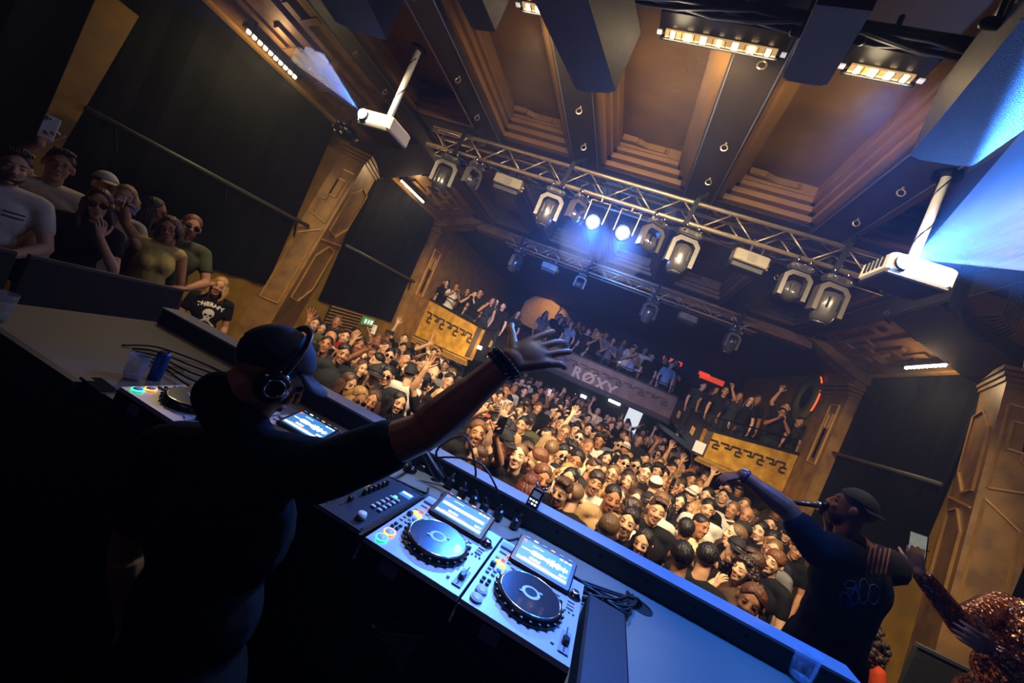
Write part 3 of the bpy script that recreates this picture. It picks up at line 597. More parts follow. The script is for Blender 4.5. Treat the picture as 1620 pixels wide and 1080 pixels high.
def hung_speaker(c0, c1, y0, y1, z0, z1, yaw, label, flare=0.0):
    cx, cy, cz = (c0 + c1) / 2, y1, z0
    t = thing('hung_speaker', label, 'speaker', (cx, cy, cz), (0, 0, yaw), 'speakers hung over the booth'); w_ = c1 - c0; d = y1 - y0; h = z1 - z0
    vs = [(-w_ / 2 - flare, -d, 0), (w_ / 2 + flare, -d, 0), (w_ / 2, -.02, 0), (w_ * .3, 0, 0), (-w_ * .3, 0, 0), (-w_ / 2, -.02, 0)]; k = len(vs); vs += [(v[0], v[1], h) for v in vs]
    MB().add(vs, [tuple(range(k - 1, -1, -1)), tuple(range(k, 2 * k))] + [(i, (i + 1) % k, k + (i + 1) % k, k + i) for i in range(k)]).build('cabinet', m_speaker, t)
    MB().box((0, .005, h / 2), (w_ * .8, .02, h * .86)).build('grille', mat('speaker_grille', '0a0b0c', .6, metal=.3), t)
    for sx in (-1, 1): MB().bar((sx * (w_ / 2 + flare * .5 + .012), -d * .45, h * .5), (sx * (w_ / 2 + flare * .5 + .012), -d * .45, h + .12), .05, .014, (1, 0, 0)).cap((sx * (w_ / 2 + flare * .5), -d * .45, h * .5), (sx * (w_ / 2 + flare * .5 + .04), -d * .45, h * .5), .025).build('bracket', m_blackmetal, t, True)
    return t
hung_speaker(-1.0, -.71, 1.5, 2.6, CZ + 1.75, CZ + 2.16, -.26, 'big black speaker hung between two LED bars', .03)
hung_speaker(.95, 1.22, 1.2, 2.6, CZ + 1.81, CZ + 2.23, -.12, 'big black speaker with its underside lit blue', .08)
hung_speaker(-3.06, -2.6, 1.3, 2.6, CZ + 1.78, CZ + 2.2, .15, 'big black speaker hung nearest the left projector pole', .05)
hung_speaker(.18, .42, 2.1, 2.6, CZ + 2.09, CZ + 2.29, -.05, 'small square black box hung between LED bars', .0)
hung_speaker(-1.93, -1.72, 2.2, 2.6, CZ + 2.0, CZ + 2.29, -.1, 'small black speaker at the end of the LED bar', .0)
# loose rig: loudspeaker on the right cove, hanging cables, disco grille light at left
p = PY(1590, 540, 5.1)
t = thing('wall_speaker', 'black boxed speaker fixed below the bronze cove', 'speaker', (3.7, 5.15, CZ + 1.95), (.5, .2, .9))
MB().bbox((0, 0, 0), (.5, .3, .32), .02).build('cabinet', m_speaker, t); MB().box((0, -.155, 0), (.42, .01, .26)).build('grille', m_black, t); MB().bar((0, .1, .16), (0, .1, .4), .05, .05).build('bracket', m_blackmetal, t)
for k in range(7):
    a = PY(1500 + k * 3, 486 + k, 4.9); b = PY(1585 + k * 3, 500 + k * 4, 4.9); m_ = (a + b) / 2 - Vector((0, 0, .10 + .05 * k))
    pts = [a.lerp(m_, s).lerp(m_.lerp(b, s), s) for s in [i / 8 for i in range(9)]]
    cv = lambda q: V3(q.x, q.y, CZ + 2.13 + .352 * min(max(XR - q.x, 0), 1.42)); pts = [cv(a)] + pts + [cv(b)]
    tag(MB().tube(pts, .009, 5).build('hanging_cable', m_cable), 'black cable sagging under the cove by the flaring projector', 'cable', 'cables sagging under the cove')
p = PX(547, 210, XL + .55)
t = thing('pin_spot_cluster', 'dark round multi-lens effect light near the left projector', 'stage light', p)
MB().lathe([(.05, .1), (.16, .08), (.2, 0), (.16, -.08), (.05, -.1)], 16).build('housing', m_blackmetal, t, True); MB().tube([(0, 0, .1), (0, 0, HC - p.z - .28)], .02, 8).build('hanger', m_blackmetal, t)
for k in range(7):
    a = k * 1.05; q = Vector((.12 * math.cos(a), -.15, .08 * math.sin(a))) if k < 6 else Vector((0, -.17, 0)); MB().sph(q, .03, 8, 6).build('lens', m_chrome, t, True)
# denser haze added in wedges, shaped as the projectors' light shafts
m_haze = bpy.data.materials.new('haze'); m_haze.use_nodes = True; nt = m_haze.node_tree; nt.nodes.remove(nt.nodes['Principled BSDF'])
v = nt.nodes.new('ShaderNodeVolumeScatter'); v.inputs['Color'].default_value = (.8, .9, 1, 1); v.inputs['Density'].default_value = .10; v.inputs['Anisotropy'].default_value = .3
nt.links.new(v.outputs[0], nt.nodes['Material Output'].inputs['Volume'])
def beam(o, tg, length, rays, label):
    d = (tg - o).normalized(); _, s_, t_ = basis(d); mb = MB()
    for a0, a1, h in rays:
        vs = [o + d * .02]
        for a in (a0, a1):
            for b_ in (-h, h): vs.append(o + (d + s_ * math.tan(math.radians(a)) + t_ * math.tan(math.radians(b_))).normalized() * length)
        mb.add(vs, [(0, 1, 2), (0, 2, 4), (0, 4, 3), (0, 3, 1), (1, 3, 4, 2)])
    tag(mb.build('haze_beam', m_haze), label, 'haze', kind='stuff')
beam(OR, TR, 2.3, [(-24, -20, 8), (-17, -13, 12), (-10, -7, 16), (-5, -1, 14), (2, 5, 18), (8, 12, 14), (15, 19, 11)], 'blue shafts of lit haze fanning from the flaring projector')
beam(OL, TL, .72, [(-12, -6, 5), (-2, 4, 6), (8, 13, 5)], 'short blue shaft of lit haze from the left projector')
m_haze2 = m_haze.copy(); m_haze2.node_tree.nodes['Volume Scatter'].inputs['Density'].default_value = .22; m_haze2.node_tree.nodes['Volume Scatter'].inputs['Anisotropy'].default_value = .1
for i_, p in enumerate(PARS):
    d = Vector((-.1 + .2 * i_, .75, -.8)).normalized(); o = p + Vector((0, .05, -.05))
    lamp('SPOT', 'par_rear_beam', o, o + d, 1900, (.03, .18, 1), .03, 95, .9)
    lamp('POINT', 'par_halo', p + Vector((0, .16, -.12)), (0, 0, 0), 26, (.03, .18, 1), .05)
    mb = MB().sph(p + Vector((-.06 + .12 * i_, .22, -.16)), (.30, .34, .36), 18, 12)  # denser haze ball added to shape the blue halo of the lamp
    tag(mb.build('haze_glow', m_haze2), 'blue glowing haze around a glowing par lamp', 'haze', 'blue haze round the par lamps', kind='stuff')
# ------------------------------------------------------------------ DJ booth
TZ = CZ - .80
m_top = mat('table_top_mat', '7a7468', .6, var=.12, vscale=3)
nt = m_top.node_tree; N = nt.nodes; L_ = nt.links; b = N['Principled BSDF']
tcn = N.new('ShaderNodeTexCoord'); ck = N.new('ShaderNodeTexChecker'); ck.inputs['Scale'].default_value = 62; L_.new(tcn.outputs['Object'], ck.inputs[0])
bp = N.new('ShaderNodeBump'); bp.inputs['Strength'].default_value = .5; bp.inputs['Distance'].default_value = .004; L_.new(ck.outputs[1], bp.inputs['Height']); L_.new(bp.outputs[0], b.inputs['Normal'])
m_edge = mat('booth_edge_blue', '1c2430', .5); m_booth = mat('booth_panel', '10141a', .55)
m_ledge = mat('ledge_top', '9a9ca2', .45, var=.1)
t = thing('dj_booth', 'long DJ booth table with ribbed mat top and raised front ledge', 'dj booth', (0, 0, STAGE))
zt = TZ - STAGE
MB().prism([(-2.80, 1.17), (-1.85, 1.17), (-1.85, 1.21), (1.5, 1.21), (1.5, 2.10), (-2.86, 2.10)], zt - .03, zt).build('table_top', m_top, t)
MB().box((-2.33, 1.155, zt - .02), (.98, .03, .05)).box((-.18, 1.195, zt - .02), (3.36, .03, .05)).build('table_edge', m_edge, t)
MB().box((-2.0, 1.23, zt / 2 - .03), (1.6, .03, zt - .06)).build('rear_panel', m_black, t); MB().box((-2.0, 1.20, zt - .12), (1.6, .03, .1)).build('rear_rail', m_edge, t)  # panel lengthened in black to stand for the dark under the table
MB().box((-.76, 2.135, zt + .045), (4.18, .13, .10)).box((-.76, 2.14, zt - .3), (4.18, .10, .62)).build('ledge', mat('ledge_black', '0c0e12', .5), t)
lx1 = 1.33
MB().box(((lx1 - 2.86) / 2, 2.135, zt + .1), (lx1 + 2.86, .135, .012)).build('ledge_top', m_ledge, t)
for x in np.arange(-2.4, 1.3, .22): MB().lathe([(.008, 0), (.008, .006), (.0, .008)], 8, Matrix.Translation((x, 2.068, zt + .055)) @ Matrix.Rotation(math.pi / 2, 4, 'X')).build('bolt', m_blackmetal, t)
MB().box((-.76, 2.19, zt / 2 - .0), (4.18, .03, zt - .02)).build('front_panel', m_black, t)
for x in (-2.7, -1.0, .5, 1.42): MB().box((x, 1.5, zt / 2 - .02), (.08, .6, zt - .05)).build('leg', m_booth, t)
for x, y in ((.445, 1.93), (-2.02, 1.62)): MB().lathe([(.045, 0), (.055, .0), (.055, .003), (.045, .004)], 20, Matrix.Translation((x, y, zt)), cap=False).lathe([(.0, .0015), (.046, .0015)], 20, Matrix.Translation((x, y, zt)), cap=False).build('cable_port', m_black, t)
MB().bbox((.265, 1.30, zt + .05), (.14, .56, .10), .008).build('side_block', m_booth, t)
# ---- players
m_deck = mat('deck_silver', 'b4b8c2', .35, metal=.25, var=.06); m_deckblk = mat('deck_black', '0c0d10', .35, coat=.3); m_btn = mat('deck_button', 'c9ced8', .3)
m_jogtop = mat('jog_disc', '3a4048', .22, metal=.5, coat=.6)
def em(name, c, s): return mat(name, c, .4, emit=s, ecol=c)
m_scr = em('screen_glow', '3a78a8', 1.0); m_wave = em('wave_glow', 'dfeefa', 2.2); m_wave2 = em('wave_orange', 'e0884a', 2.0); m_cue = em('cue_ring', 'ff9a3c', 3.0); m_play = em('play_ring', '38e8a8', 3.0); m_amber = em('amber_led', 'ffc23a', 3.0); m_red = em('red_led', 'ff4a2a', 2.0); m_green = em('green_led', '58e88a', 2.0)
def player(name, loc, label, timecode, ring, wave):
    t = thing(name, label, 'dj player', loc, (0, 0, 0), 'media players on the booth'); W, Dp = .329, .44
    def top(v): return .095 + .018 * v / Dp
    vs = []
    for x in (0, W):
        vs += [(x, 0, .0), (x, Dp, .0), (x, Dp, top(Dp) - .012), (x, 0, top(0) - .012)]
    MB().add(vs, [(3, 2, 1, 0), (4, 5, 6, 7), (0, 1, 5, 4), (1, 2, 6, 5), (2, 3, 7, 6), (3, 0, 4, 7)]).build('chassis', m_deckblk, t)
    vs = []
    for x in (.001, W - .001): vs += [(x, .001, top(0) - .012), (x, Dp - .001, top(Dp) - .012), (x, Dp - .006, top(Dp)), (x, .006, top(0))]
    MB().add(vs, [(3, 2, 1, 0), (4, 5, 6, 7), (0, 1, 5, 4), (1, 2, 6, 5), (2, 3, 7, 6), (3, 0, 4, 7)]).build('top_plate', m_deck, t)
    tl = math.atan2(.018, Dp); RX = Matrix.Rotation(tl, 4, 'X')
    def T(u, v, z=0): return Matrix.Translation((u, v, top(v) + z)) @ RX
    jc = (.168, .165)
    j = MB().lathe([(.112, .0), (.112, .004), (.104, .022), (.098, .026)], 40, T(*jc)).build('jog_ring', m_deckblk, t, True)
    for k in range(24):
        a = k * math.pi / 12; MB().sph(T(*jc) @ Vector((.109 * math.cos(a), .109 * math.sin(a), .012)), (.007, .007, .006), 6, 4).build('jog_dimple', m_deckblk, j)
    MB().lathe([(.0, .0275), (.094, .0275), (.096, .025)], 40, T(*jc), cap=False).build('jog_disc', m_jogtop, j)
    MB().lathe([(.0945, .0255), (.0965, .0285), (.099, .0265)], 40, T(*jc), cap=False).build('jog_rim', m_chrome, j, True)
    MB().lathe([(.0, .029), (.026, .029), (.030, .028)], 24, T(*jc), cap=False).lathe([(.0, .0295), (.020, .0295)], 24, T(*jc), cap=False, m=1).build('jog_display', [m_btn, mat('jog_display_dark', '20384c', .2, emit=.2, ecol='2a5a80')], j)
    for a in (.6, 3.7): MB().box(T(*jc) @ Vector((.034 * math.cos(a), .034 * math.sin(a), .0285)), (.012, .008, .002)).build('jog_mark', m_btn, j)
    for k, (u, v, m_) in enumerate(((.036, .040, m_play if ring else m_btn), (.036, .084, m_cue if ring else m_btn))):
        o = MB().lathe([(.0, .009), (.014, .009), (.016, .006), (.016, 0)], 20, T(u, v)).build('play_button' if k == 0 else 'cue_button', m_btn, t, True)
        MB().lathe([(.0165, .003), (.0165, .007), (.0195, .007), (.0195, .003)], 24, T(u, v), cap=False).build('button_ring', m_, o, True)
    def btn(u, v, w_, d, m_, h=.006, name='button'): MB().bbox(T(u, v) @ Vector((0, 0, h / 2)), (w_, d, h), .002).build(name, m_, t)
    for k in range(4): btn(.022 + .018 * (k % 2), .125 + .022 * (k // 2), .013, .011, m_deckblk)
    for k in range(4): btn(.020 + .020 * (k % 2), .185 + .024 * (k // 2), .014, .009, m_btn)
    btn(.022, .238, .018, .018, m_deckblk, .012, 'direction_lever'); btn(.048, .225, .016, .016, mat('blue_pad', '2a5f9a', .4, emit=.3, ecol='2a5f9a'), .004)
    for k, (u, v) in enumerate(((.030, .268), (.052, .258))): MB().lathe([(.0, .006), (.009, .006), (.010, 0)], 14, T(u, v)).build('loop_button', m_amber, t, True)
    for k in range(3): btn(.022 + .021 * k, .292 + .003 * k, .015, .008, m_btn if k != 1 else m_red)
    btn(.036, .385, .055, .035, mat('usb_lid', '9ca2ae', .3), .008, 'usb_slot'); btn(.030, .34, .03, .012, m_btn); btn(.055, .33, .016, .010, m_red)
    for k in range(8): btn(.085 + .0235 * k, .283, .018, .008, (m_btn, m_green, m_btn, m_btn, m_red, m_btn, m_btn, m_btn)[k] if wave else m_btn, .005, 'hot_cue')
    # screen, hinged up at the back
    a = math.radians(20); S = Matrix.Translation((.168, .318, top(.31) + .012)) @ Matrix.Rotation(a, 4, 'X')
    s = MB(); s.bbox((0, .058, -.004), (.225, .135, .018), .004); sb = s.build('screen_bezel', m_deckblk, t); sb.matrix_local = S
    MB().box((0, .056, .0055), (.192, .102, .001)).build('screen', m_scr, sb)
    mb = MB(); r2 = random.Random(5 + len(timecode) + int(wave))
    for k in range(52):
        x = -.088 + k * .0034; h = (.004 + .018 * abs(math.sin(k * .5) * r2.random()) + .006 * r2.random()) if wave else .009
        if k < 12 and wave: h *= .3
        mb.box((x, .064, .0063), (.0026, h * 1.6, .0006))
    mb.build('waveform', m_wave, sb)['kind'] = 'stuff'
    MB().box((0, .018, .0063), (.185, .011, .0006)).build('track_overview', m_wave, sb); MB().box((-.02, .028, .0063), (.10, .0012, .0006)).build('beat_grid', m_wave2, sb)
    MB().box((.055, .102, .0063), (.012, .007, .0006)).box((.072, .102, .0063), (.012, .007, .0006)).box((.088, .102, .0063), (.01, .007, .0006)).build('menu_icons', m_wave, sb); MB().box((-.088, .101, .0063), (.010, .010, .0006)).build('album_art', m_red, sb)
    o = obj('time_readout', textmesh(timecode, .014, .0003, .0004), m_wave, sb, (-.03, .036, .0066)); obj('tempo_readout', textmesh('127.7', .013, .0003, .0004), m_wave, sb, (.075, .034, .0066)); obj('track_title', textmesh('-------- ----', .010, .0003, .0006), m_wave, sb, (-.035, .094, .0066))
    for k, m_ in enumerate((m_btn, m_wave, m_btn, m_wave2, m_btn, m_btn)): MB().box((-.085 + .034 * k, .119, .0055), (.016, .004, .003)).build('top_key', m_, sb)
    # right column
    o = MB().lathe([(.0, .02), (.013, .02), (.016, .016), (.019, .004), (.024, .003), (.026, 0)], 20, T(.300, .325)).build('browse_knob', m_chrome, t, True)
    for v in (.285, .265, .248): btn(.296, v, .024, .009, m_btn)
    for k in range(3): btn(.296 + .014 * (k - 1), .228, .008, .008, m_btn)
    btn(.262, .245, .014, .014, m_deckblk, .010, 'vinyl_knob')
    o = MB().box(T(.303, .105) @ Vector((0, 0, .0006)), (.030, .135, .0012)).build('tempo_slot', mat('slot_grey', '8a909a', .4), t); MB().box(T(.303, .105) @ Vector((0, 0, .0014)), (.004, .125, .0014)).build('slot_groove', m_black, o)
    MB().bbox(T(.303, .085) @ Vector((0, 0, .008)), (.020, .030, .016), .004).build('tempo_fader', m_deckblk, t)
    btn(.270, .055, .010, .010, m_btn); MB().box((.11, -.001, .055), (.055, .002, .036)).build('name_tag', mat('name_tag_blue', '5a6f92', .6), t)
    return t
player('media_player', (-.492, 1.15, TZ), 'silver media player next to the mixer, rings lit green and orange', '00:44.0', True, False)
player('media_player', (-.156, 1.148, TZ), 'silver media player with waveform screen beside the side block', '00:00.0', False, True)
player('media_player', (-1.588, 1.12, TZ), 'media player at the glass and drink can end of the booth', '00:12.3', True, True)
player('media_player', (-1.25, 1.15, TZ), 'media player partly hidden behind the waving DJ', '01:20.5', True, True)
# ---- mixer
t = thing('dj_mixer', 'black four-channel mixer beside the silver players', 'mixer', (-.90, 1.15, TZ)); W, Dp = .395, .43
MB().bbox((W / 2, Dp / 2, .05), (W, Dp, .10), .006).build('chassis', m_deckblk, t); MB().box((W / 2, Dp / 2, .1005), (W - .012, Dp - .012, .003)).build('face_plate', mat('mixer_face', '15181e', .4, metal=.3), t)
for c_ in range(4):
    x = .10 + .052 * c_
    for k in range(6): MB().lathe([(.0, .02), (.007, .02), (.009, .0)], 10, Matrix.Translation((x, .20 + .03 * k, .102))).build('eq_knob', m_deckblk, t, True)
    MB().box((x, .11, .103), (.004, .085, .002)).build('fader_slot', m_black, t); MB().bbox((x, .10 + .02 * (c_ % 2), .112), (.014, .022, .018), .003).build('channel_fader', m_deckblk, t)
    for k in range(9): MB().box((x + .018, .19 + .011 * k, .1025), (.006, .006, .002)).build('level_led', m_green if k < 6 else m_amber, t) if (c_ < 3) else None
for k in range(10): MB().bbox((.325 + .026 * (k % 2), .16 + .03 * (k // 2), .106), (.018, .012, .008), .002).build('pad_button', m_btn, t)
MB().bbox((.345, .36, .103), (.05, .045, .004), .002).build('effect_display', m_scr, t); MB().box((.345, .366, .1055), (.04, .012, .001)).build('display_line', m_wave, t)
MB().lathe([(.0, .022), (.014, .022), (.017, .0)], 16, Matrix.Translation((.345, .06, .102))).build('level_dial', m_btn, t, True); MB().lathe([(.0, .004), (.008, .004), (.009, 0)], 14, Matrix.Translation((.33, .30, .102))).build('cue_lamp', m_green, t, True)
MB().box((.17, .04, .103), (.12, .006, .002)).build('crossfader_slot', m_black, t); MB().bbox((.17, .04, .112), (.022, .016, .018), .003).build('crossfader', m_deckblk, t)
for x in (.012, W - .012): MB().box((x, Dp / 2, .104), (.006, Dp - .03, .004)).build('trim_rail', m_chrome, t)
# ---- clutter on the table
def wire(name, pts, r, label, group, m=None, cat='cable'):
    P_ = [Vector(p) for p in pts]; out = []
    for i in range(len(P_) - 1):
        p0, p1, p2, p3 = P_[max(i - 1, 0)], P_[i], P_[i + 1], P_[min(i + 2, len(P_) - 1)]
        for s in [k / 6 for k in range(6)]:
            out.append(.5 * ((2 * p1) + (p2 - p0) * s + (2 * p0 - 5 * p1 + 4 * p2 - p3) * s * s + (3 * p1 - p0 - 3 * p2 + p3) * s ** 3))
    out.append(P_[-1]); return tag(MB().tube(out, r, 6).build(name, m or m_cable, None, True), label, cat, group)
zc = TZ + .006
for k in range(5):
    pts = [PZ(205 - 12 * (k == 0) + 5 * k, 546 + 5 * k, zc), PZ(245 + 3 * k, 548 + 8 * k, zc + .02), PZ(300, 566 + 11 * k, zc + .01), PZ(345, 585 + 9 * k, zc), PZ(400, 612 + 6 * k, zc)]
    wire('signal_cable', pts, .005, 'black signal cable snaking from the glass end of the table', 'cables on the glass end of the table')
rr = random.Random(3)
for k in range(14):
    a = Vector((.10 + .10 * rr.random(), 1.66 + .05 * rr.random(), zc)); b = Vector((.30 + .08 * rr.random(), 1.72 + .12 * rr.random(), zc + .05 * rr.random())); e = Vector((.40 + .05 * rr.random(), 1.90 + .05 * rr.random(), zc))
    s0 = Vector((-.05 + .25 * rr.random(), 1.62 + .02 * rr.random(), zc + .06 * rr.random()))
    wire('deck_cable', [s0, a + Vector((0, .08 * rr.random(), .05 * rr.random())), b, e + Vector((-.03, -.03, .03)), e], .0045, 'black cable in the tangle behind the waveform player', 'cable tangle behind the waveform player')
for k in range(10):
    x0 = -.75 + .06 * k; pts = [Vector((x0, 1.60, zc + .03)), Vector((x0 + .05 * rr.random(), 1.68 + .05 * rr.random(), zc + .04)), Vector((x0 + .15, 1.75 + .1 * rr.random(), zc)), Vector((x0 + .22 * rr.random(), 1.82 + .1 * rr.random(), zc))]
    wire('power_cable', pts, .005, 'short black power lead behind the mixer and first player', 'leads behind the mixer')
for k in range(2):
    a = PY(655 + 20 * k, 700 + 18 * k, 2.05); pts = [PZ(715, 770, zc), PY(690 - 5 * k, 715 + 12 * k, 1.95), PY(735 + 20 * k, 690 + 40 * k, 2.0), PY(752 + 35 * k, 740 + 35 * k, 1.98), PZ(750 + 40 * k, 765 + 35 * k, zc)]
    wire('looping_cable', pts, .0055, 'black cable looping up over the booth ledge', 'cables looping over the ledge')
# plug adapters
for k, (px, py) in enumerate(((708, 772), (728, 788), (746, 800), (762, 812), (785, 822), (690, 760), (812, 836))):
    p = PZ(px, py, TZ); t = thing('power_plug', 'black power plug standing behind the first player', 'plug', p, (0, 0, k * .7), 'power plugs behind the first player')
    MB().bbox((0, 0, .028), (.045, .035, .056), .008).build('plug_body', m_deckblk, t); MB().cap((0, 0, .05), (0, .012, .075), .014, .007).build('strain_relief', m_cable, t, True)
p = PZ(700, 752, TZ); 
# gooseneck microphone on clamp
t = thing('gooseneck_microphone', 'black gooseneck microphone with cone head bent over the deck cables', 'lamp', PZ(648, 745, TZ))
MB().lathe([(.035, 0), (.035, .015), (.012, .03)], 16).build('base', m_deckblk, t, True)
o0 = PZ(648, 745, TZ); MB().tube([Vector((0, 0, .02)), PY(640, 735, 1.80) - o0 + Vector((0, 0, .04)), PY(655, 712, 1.83) - o0, PY(668, 708, 1.85) - o0], .010, 8).build('arm', m_deckblk, t, True)
a, b2 = PY(668, 708, 1.85) - o0, PY(695, 755, 1.85) - o0; MB().cap(a, b2, .012, .024).build('head', m_deckblk, t, True)
# spare headphones beside it
t = thing('headphones', 'black headphones with a silver cup lying near the mixer', 'headphones', PZ(655, 735, TZ))
for sx in (-.05, .05): MB().lathe([(.0, .03), (.028, .03), (.036, .02), (.036, .0)], 18, Matrix.Translation((sx, 0, 0))).build('ear_cup', m_deck if sx < 0 else m_deckblk, t, True)
MB().tube([(-.05, .0, .02), (-.07, .06, .02), (-.03, .12, .02), (.03, .12, .02), (.07, .06, .02), (.05, 0, .02)], .008, 6).build('headband', m_deckblk, t, True)
# small recorder perched on the ledge
p = PY(842, 797, 2.06); t = thing('field_recorder', 'small handheld recorder with grey screen perched on the ledge', 'recorder', (p.x, 2.06, TZ + .10), (math.radians(-20), 0, -.15))
MB().bbox((0, 0, .05), (.062, .03, .10), .006).build('body', m_deckblk, t); MB().box((0, -.016, .068), (.04, .002, .03)).build('screen', mat('recorder_screen', '5a6a76', .3, emit=.25, ecol='7a8a96'), t)
for k in range(6): MB().box((-.016 + .016 * (k % 3), -.016, .022 + .016 * (k // 3)), (.010, .003, .008)).build('key', m_wave if k else m_btn, t)
for sx in (-.015, .015): MB().cap((sx, 0, .10), (sx * 1.8, 0, .115), .009).build('microphone_capsule', m_chrome, t, True)
# glasses, can, phones
m_glass = mat('clear_glass', 'c8d8ee', .06, alpha=.22, spec=.9); m_water = mat('drink_water', 'dfe8f4', .04, alpha=.35, spec=.8)
def tumbler(p, label, s=1.0):
    t = thing('glass_tumbler', label, 'glass', p); t.scale = (s, s, s)
    MB().lathe([(.0, .0), (.028, .0), (.031, .006), (.040, .115), (.0385, .1155), (.0295, .014), (.0, .012)], 20, cap=False).build('glass', m_glass, t, True)
    for k in range(8):
        a = k * math.pi / 4; MB().bar((.0325 * math.cos(a), .0325 * math.sin(a), .02), (.036 * math.cos(a), .036 * math.sin(a), .07), .012, .004, (math.cos(a), math.sin(a), 0)).build('flute', m_glass, t)
    MB().lathe([(.0, .013), (.029, .013), (.030, .03), (.0, .03)], 18, cap=False).build('drink', m_water, t, True); return t
tumbler(PZ(207, 600, TZ), 'clear fluted tumbler next to the blue drink can', 1.0); tumbler(PZ(-8, 505, TZ), 'tumbler glinting blue alone at the far end of the table', 1.1)
t = thing('drink_can', 'slim blue drink can with silver rim', 'can', PZ(243, 600, TZ)); MB().lathe([(.02, 0), (.026, .006), (.0265, .125), (.022, .135)], 20).build('can_body', mat('can_blue', '1f5fae', .3, metal=.6), t, True)
MB().lathe([(.0, .134), (.019, .133), (.022, .138), (.0225, .135)], 20).build('can_lid', m_chrome, t, True); MB().bbox((0, -.004, .137), (.012, .02, .002), .001).build('pull_tab', m_chrome, t)
def phone_flat(p, rz, label):
    t = thing('smartphone', label, 'phone', p, (0, 0, rz)); MB().bbox((0, 0, .005), (.074, .152, .009), .004).build('body', m_deckblk, t); MB().box((0, 0, .0097), (.068, .145, .0008)).build('screen', mat('phone_glass', '0d1016', .05, coat=1), t)
    MB().bbox((-.018, .052, .0105), (.03, .036, .002), .004).build('camera_bump', m_deckblk, t)
    return t
phone_flat(PZ(158, 612, TZ), 1.5, 'dark phone lying at the table edge by the tumbler')
p = phone_flat(PZ(1205, 1030, TZ), .25, 'dark phone with a ring holder lying by the far ledge end')
MB().lathe([(.02, .0105), (.02, .013), (.024, .013), (.024, .0105)], 18, cap=False).build('ring_holder', m_cable, p, True)
tumbler(PZ(1262, 1078, TZ), 'clear plastic cup at the ledge end beside the tall performer', 1.2)
# fan under the table, rack light in the dark
p = PD(590, 998, 1.28)
t = thing('floor_fan', 'black wire floor fan in the dark under the booth', 'fan', (p.x, p.y, STAGE)); hz = p.z - STAGE
MB().lathe([(.16, 0), (.16, .02), (.03, .04)], 20).build('base', m_blackmetal, t, True); MB().tube([(0, .02, .03), (0, .02, hz)], .015, 8).build('pole', m_blackmetal, t)
FR = Matrix.Translation((0, 0, hz)) @ Matrix.Rotation(math.radians(65), 4, 'X') 
MB().lathe([(.0, .03), (.03, .03), (.034, .0), (.0, -.06)], 20, FR).build('hub', mat('fan_hub', '3a3d42', .3, metal=.5), t, True)
for r_ in (.06, .10, .14, .17): MB().tube([FR @ Vector((r_ * math.cos(a), r_ * math.sin(a), .02 - r_ * .15)) for a in [k * math.pi / 12 for k in range(24)]], .002, 4, closed=True).build('guard_ring', m_blackmetal, t)
for k in range(16):
    a = k * math.pi / 8; MB().tube([FR @ Vector((.03 * math.cos(a), .03 * math.sin(a), .02)), FR @ Vector((.17 * math.cos(a), .17 * math.sin(a), -.005))], .0015, 4).build('guard_wire', m_blackmetal, t)
for k in range(3):
    a = k * 2.094; MB().add([FR @ Vector(v) for v in ((.02 * math.cos(a), .02 * math.sin(a), -.01), (.14 * math.cos(a - .35), .14 * math.sin(a - .35), -.02), (.15 * math.cos(a + .35), .15 * math.sin(a + .35), -.04), (.02 * math.cos(a), .02 * math.sin(a), -.016), (.14 * math.cos(a - .35), .14 * math.sin(a - .35), -.026), (.15 * math.cos(a + .35), .15 * math.sin(a + .35), -.046))], [(0, 1, 2), (5, 4, 3), (0, 3, 4, 1), (1, 4, 5, 2), (2, 5, 3, 0)]).build('blade', m_deckblk, t)
p = PD(147, 816, 1.7)
t = thing('rack_amplifier', 'black rack unit with a tiny pale readout in the dark', 'amplifier', (p.x, p.y + .2, STAGE), (0, 0, -.5)); MB().bbox((0, 0, (p.z - STAGE + .06) / 2), (.45, .35, p.z - STAGE + .06), .01).build('case', m_black, t); MB().box((0, -.178, p.z - STAGE), (.05, .004, .008)).box((.0, -.178, p.z - STAGE + .014), (.02, .004, .004)).build('readout', em('readout_glow', 'a8d0e8', 2.5), t)
# crowd-side barriers on stage, left and right
def barrier(c, yaw, label, h=1.1):
    t = thing('barrier_board', label, 'barrier', c, (0, 0, yaw), 'barrier boards on the stage')
    MB().bbox((0, 0, h / 2), (.96, .03, h), .012).build('board', mat('barrier_felt', '26282b', .85, bump=.1), t); MB().bar((-.47, 0, h), (.47, 0, h), .04, .02).build('top_rail', mat('barrier_rail', '44474a', .5), t)
    for x in (-.4, .4): MB().bar((x, -.16, .01), (x, .16, .01), .04, .02).build('foot', m_blackmetal, t)
XBAR = -3.5
for k, y in enumerate((1.16, 2.16)): barrier((XBAR, y, STAGE), math.pi / 2, ('grey barrier board in front of the man in white' , 'grey barrier board in front of the yellow top')[k], 1.12)
MB().tube([(XBAR, 1.66, STAGE + .55), (XBAR + .04, 1.68, STAGE + .58)], .02, 8)
p = PZ(1440, 1012, STAGE + 1.05); barrier((p.x + .49, p.y, STAGE), .05, 'grey barrier board beside the sequinned dress', 1.05)
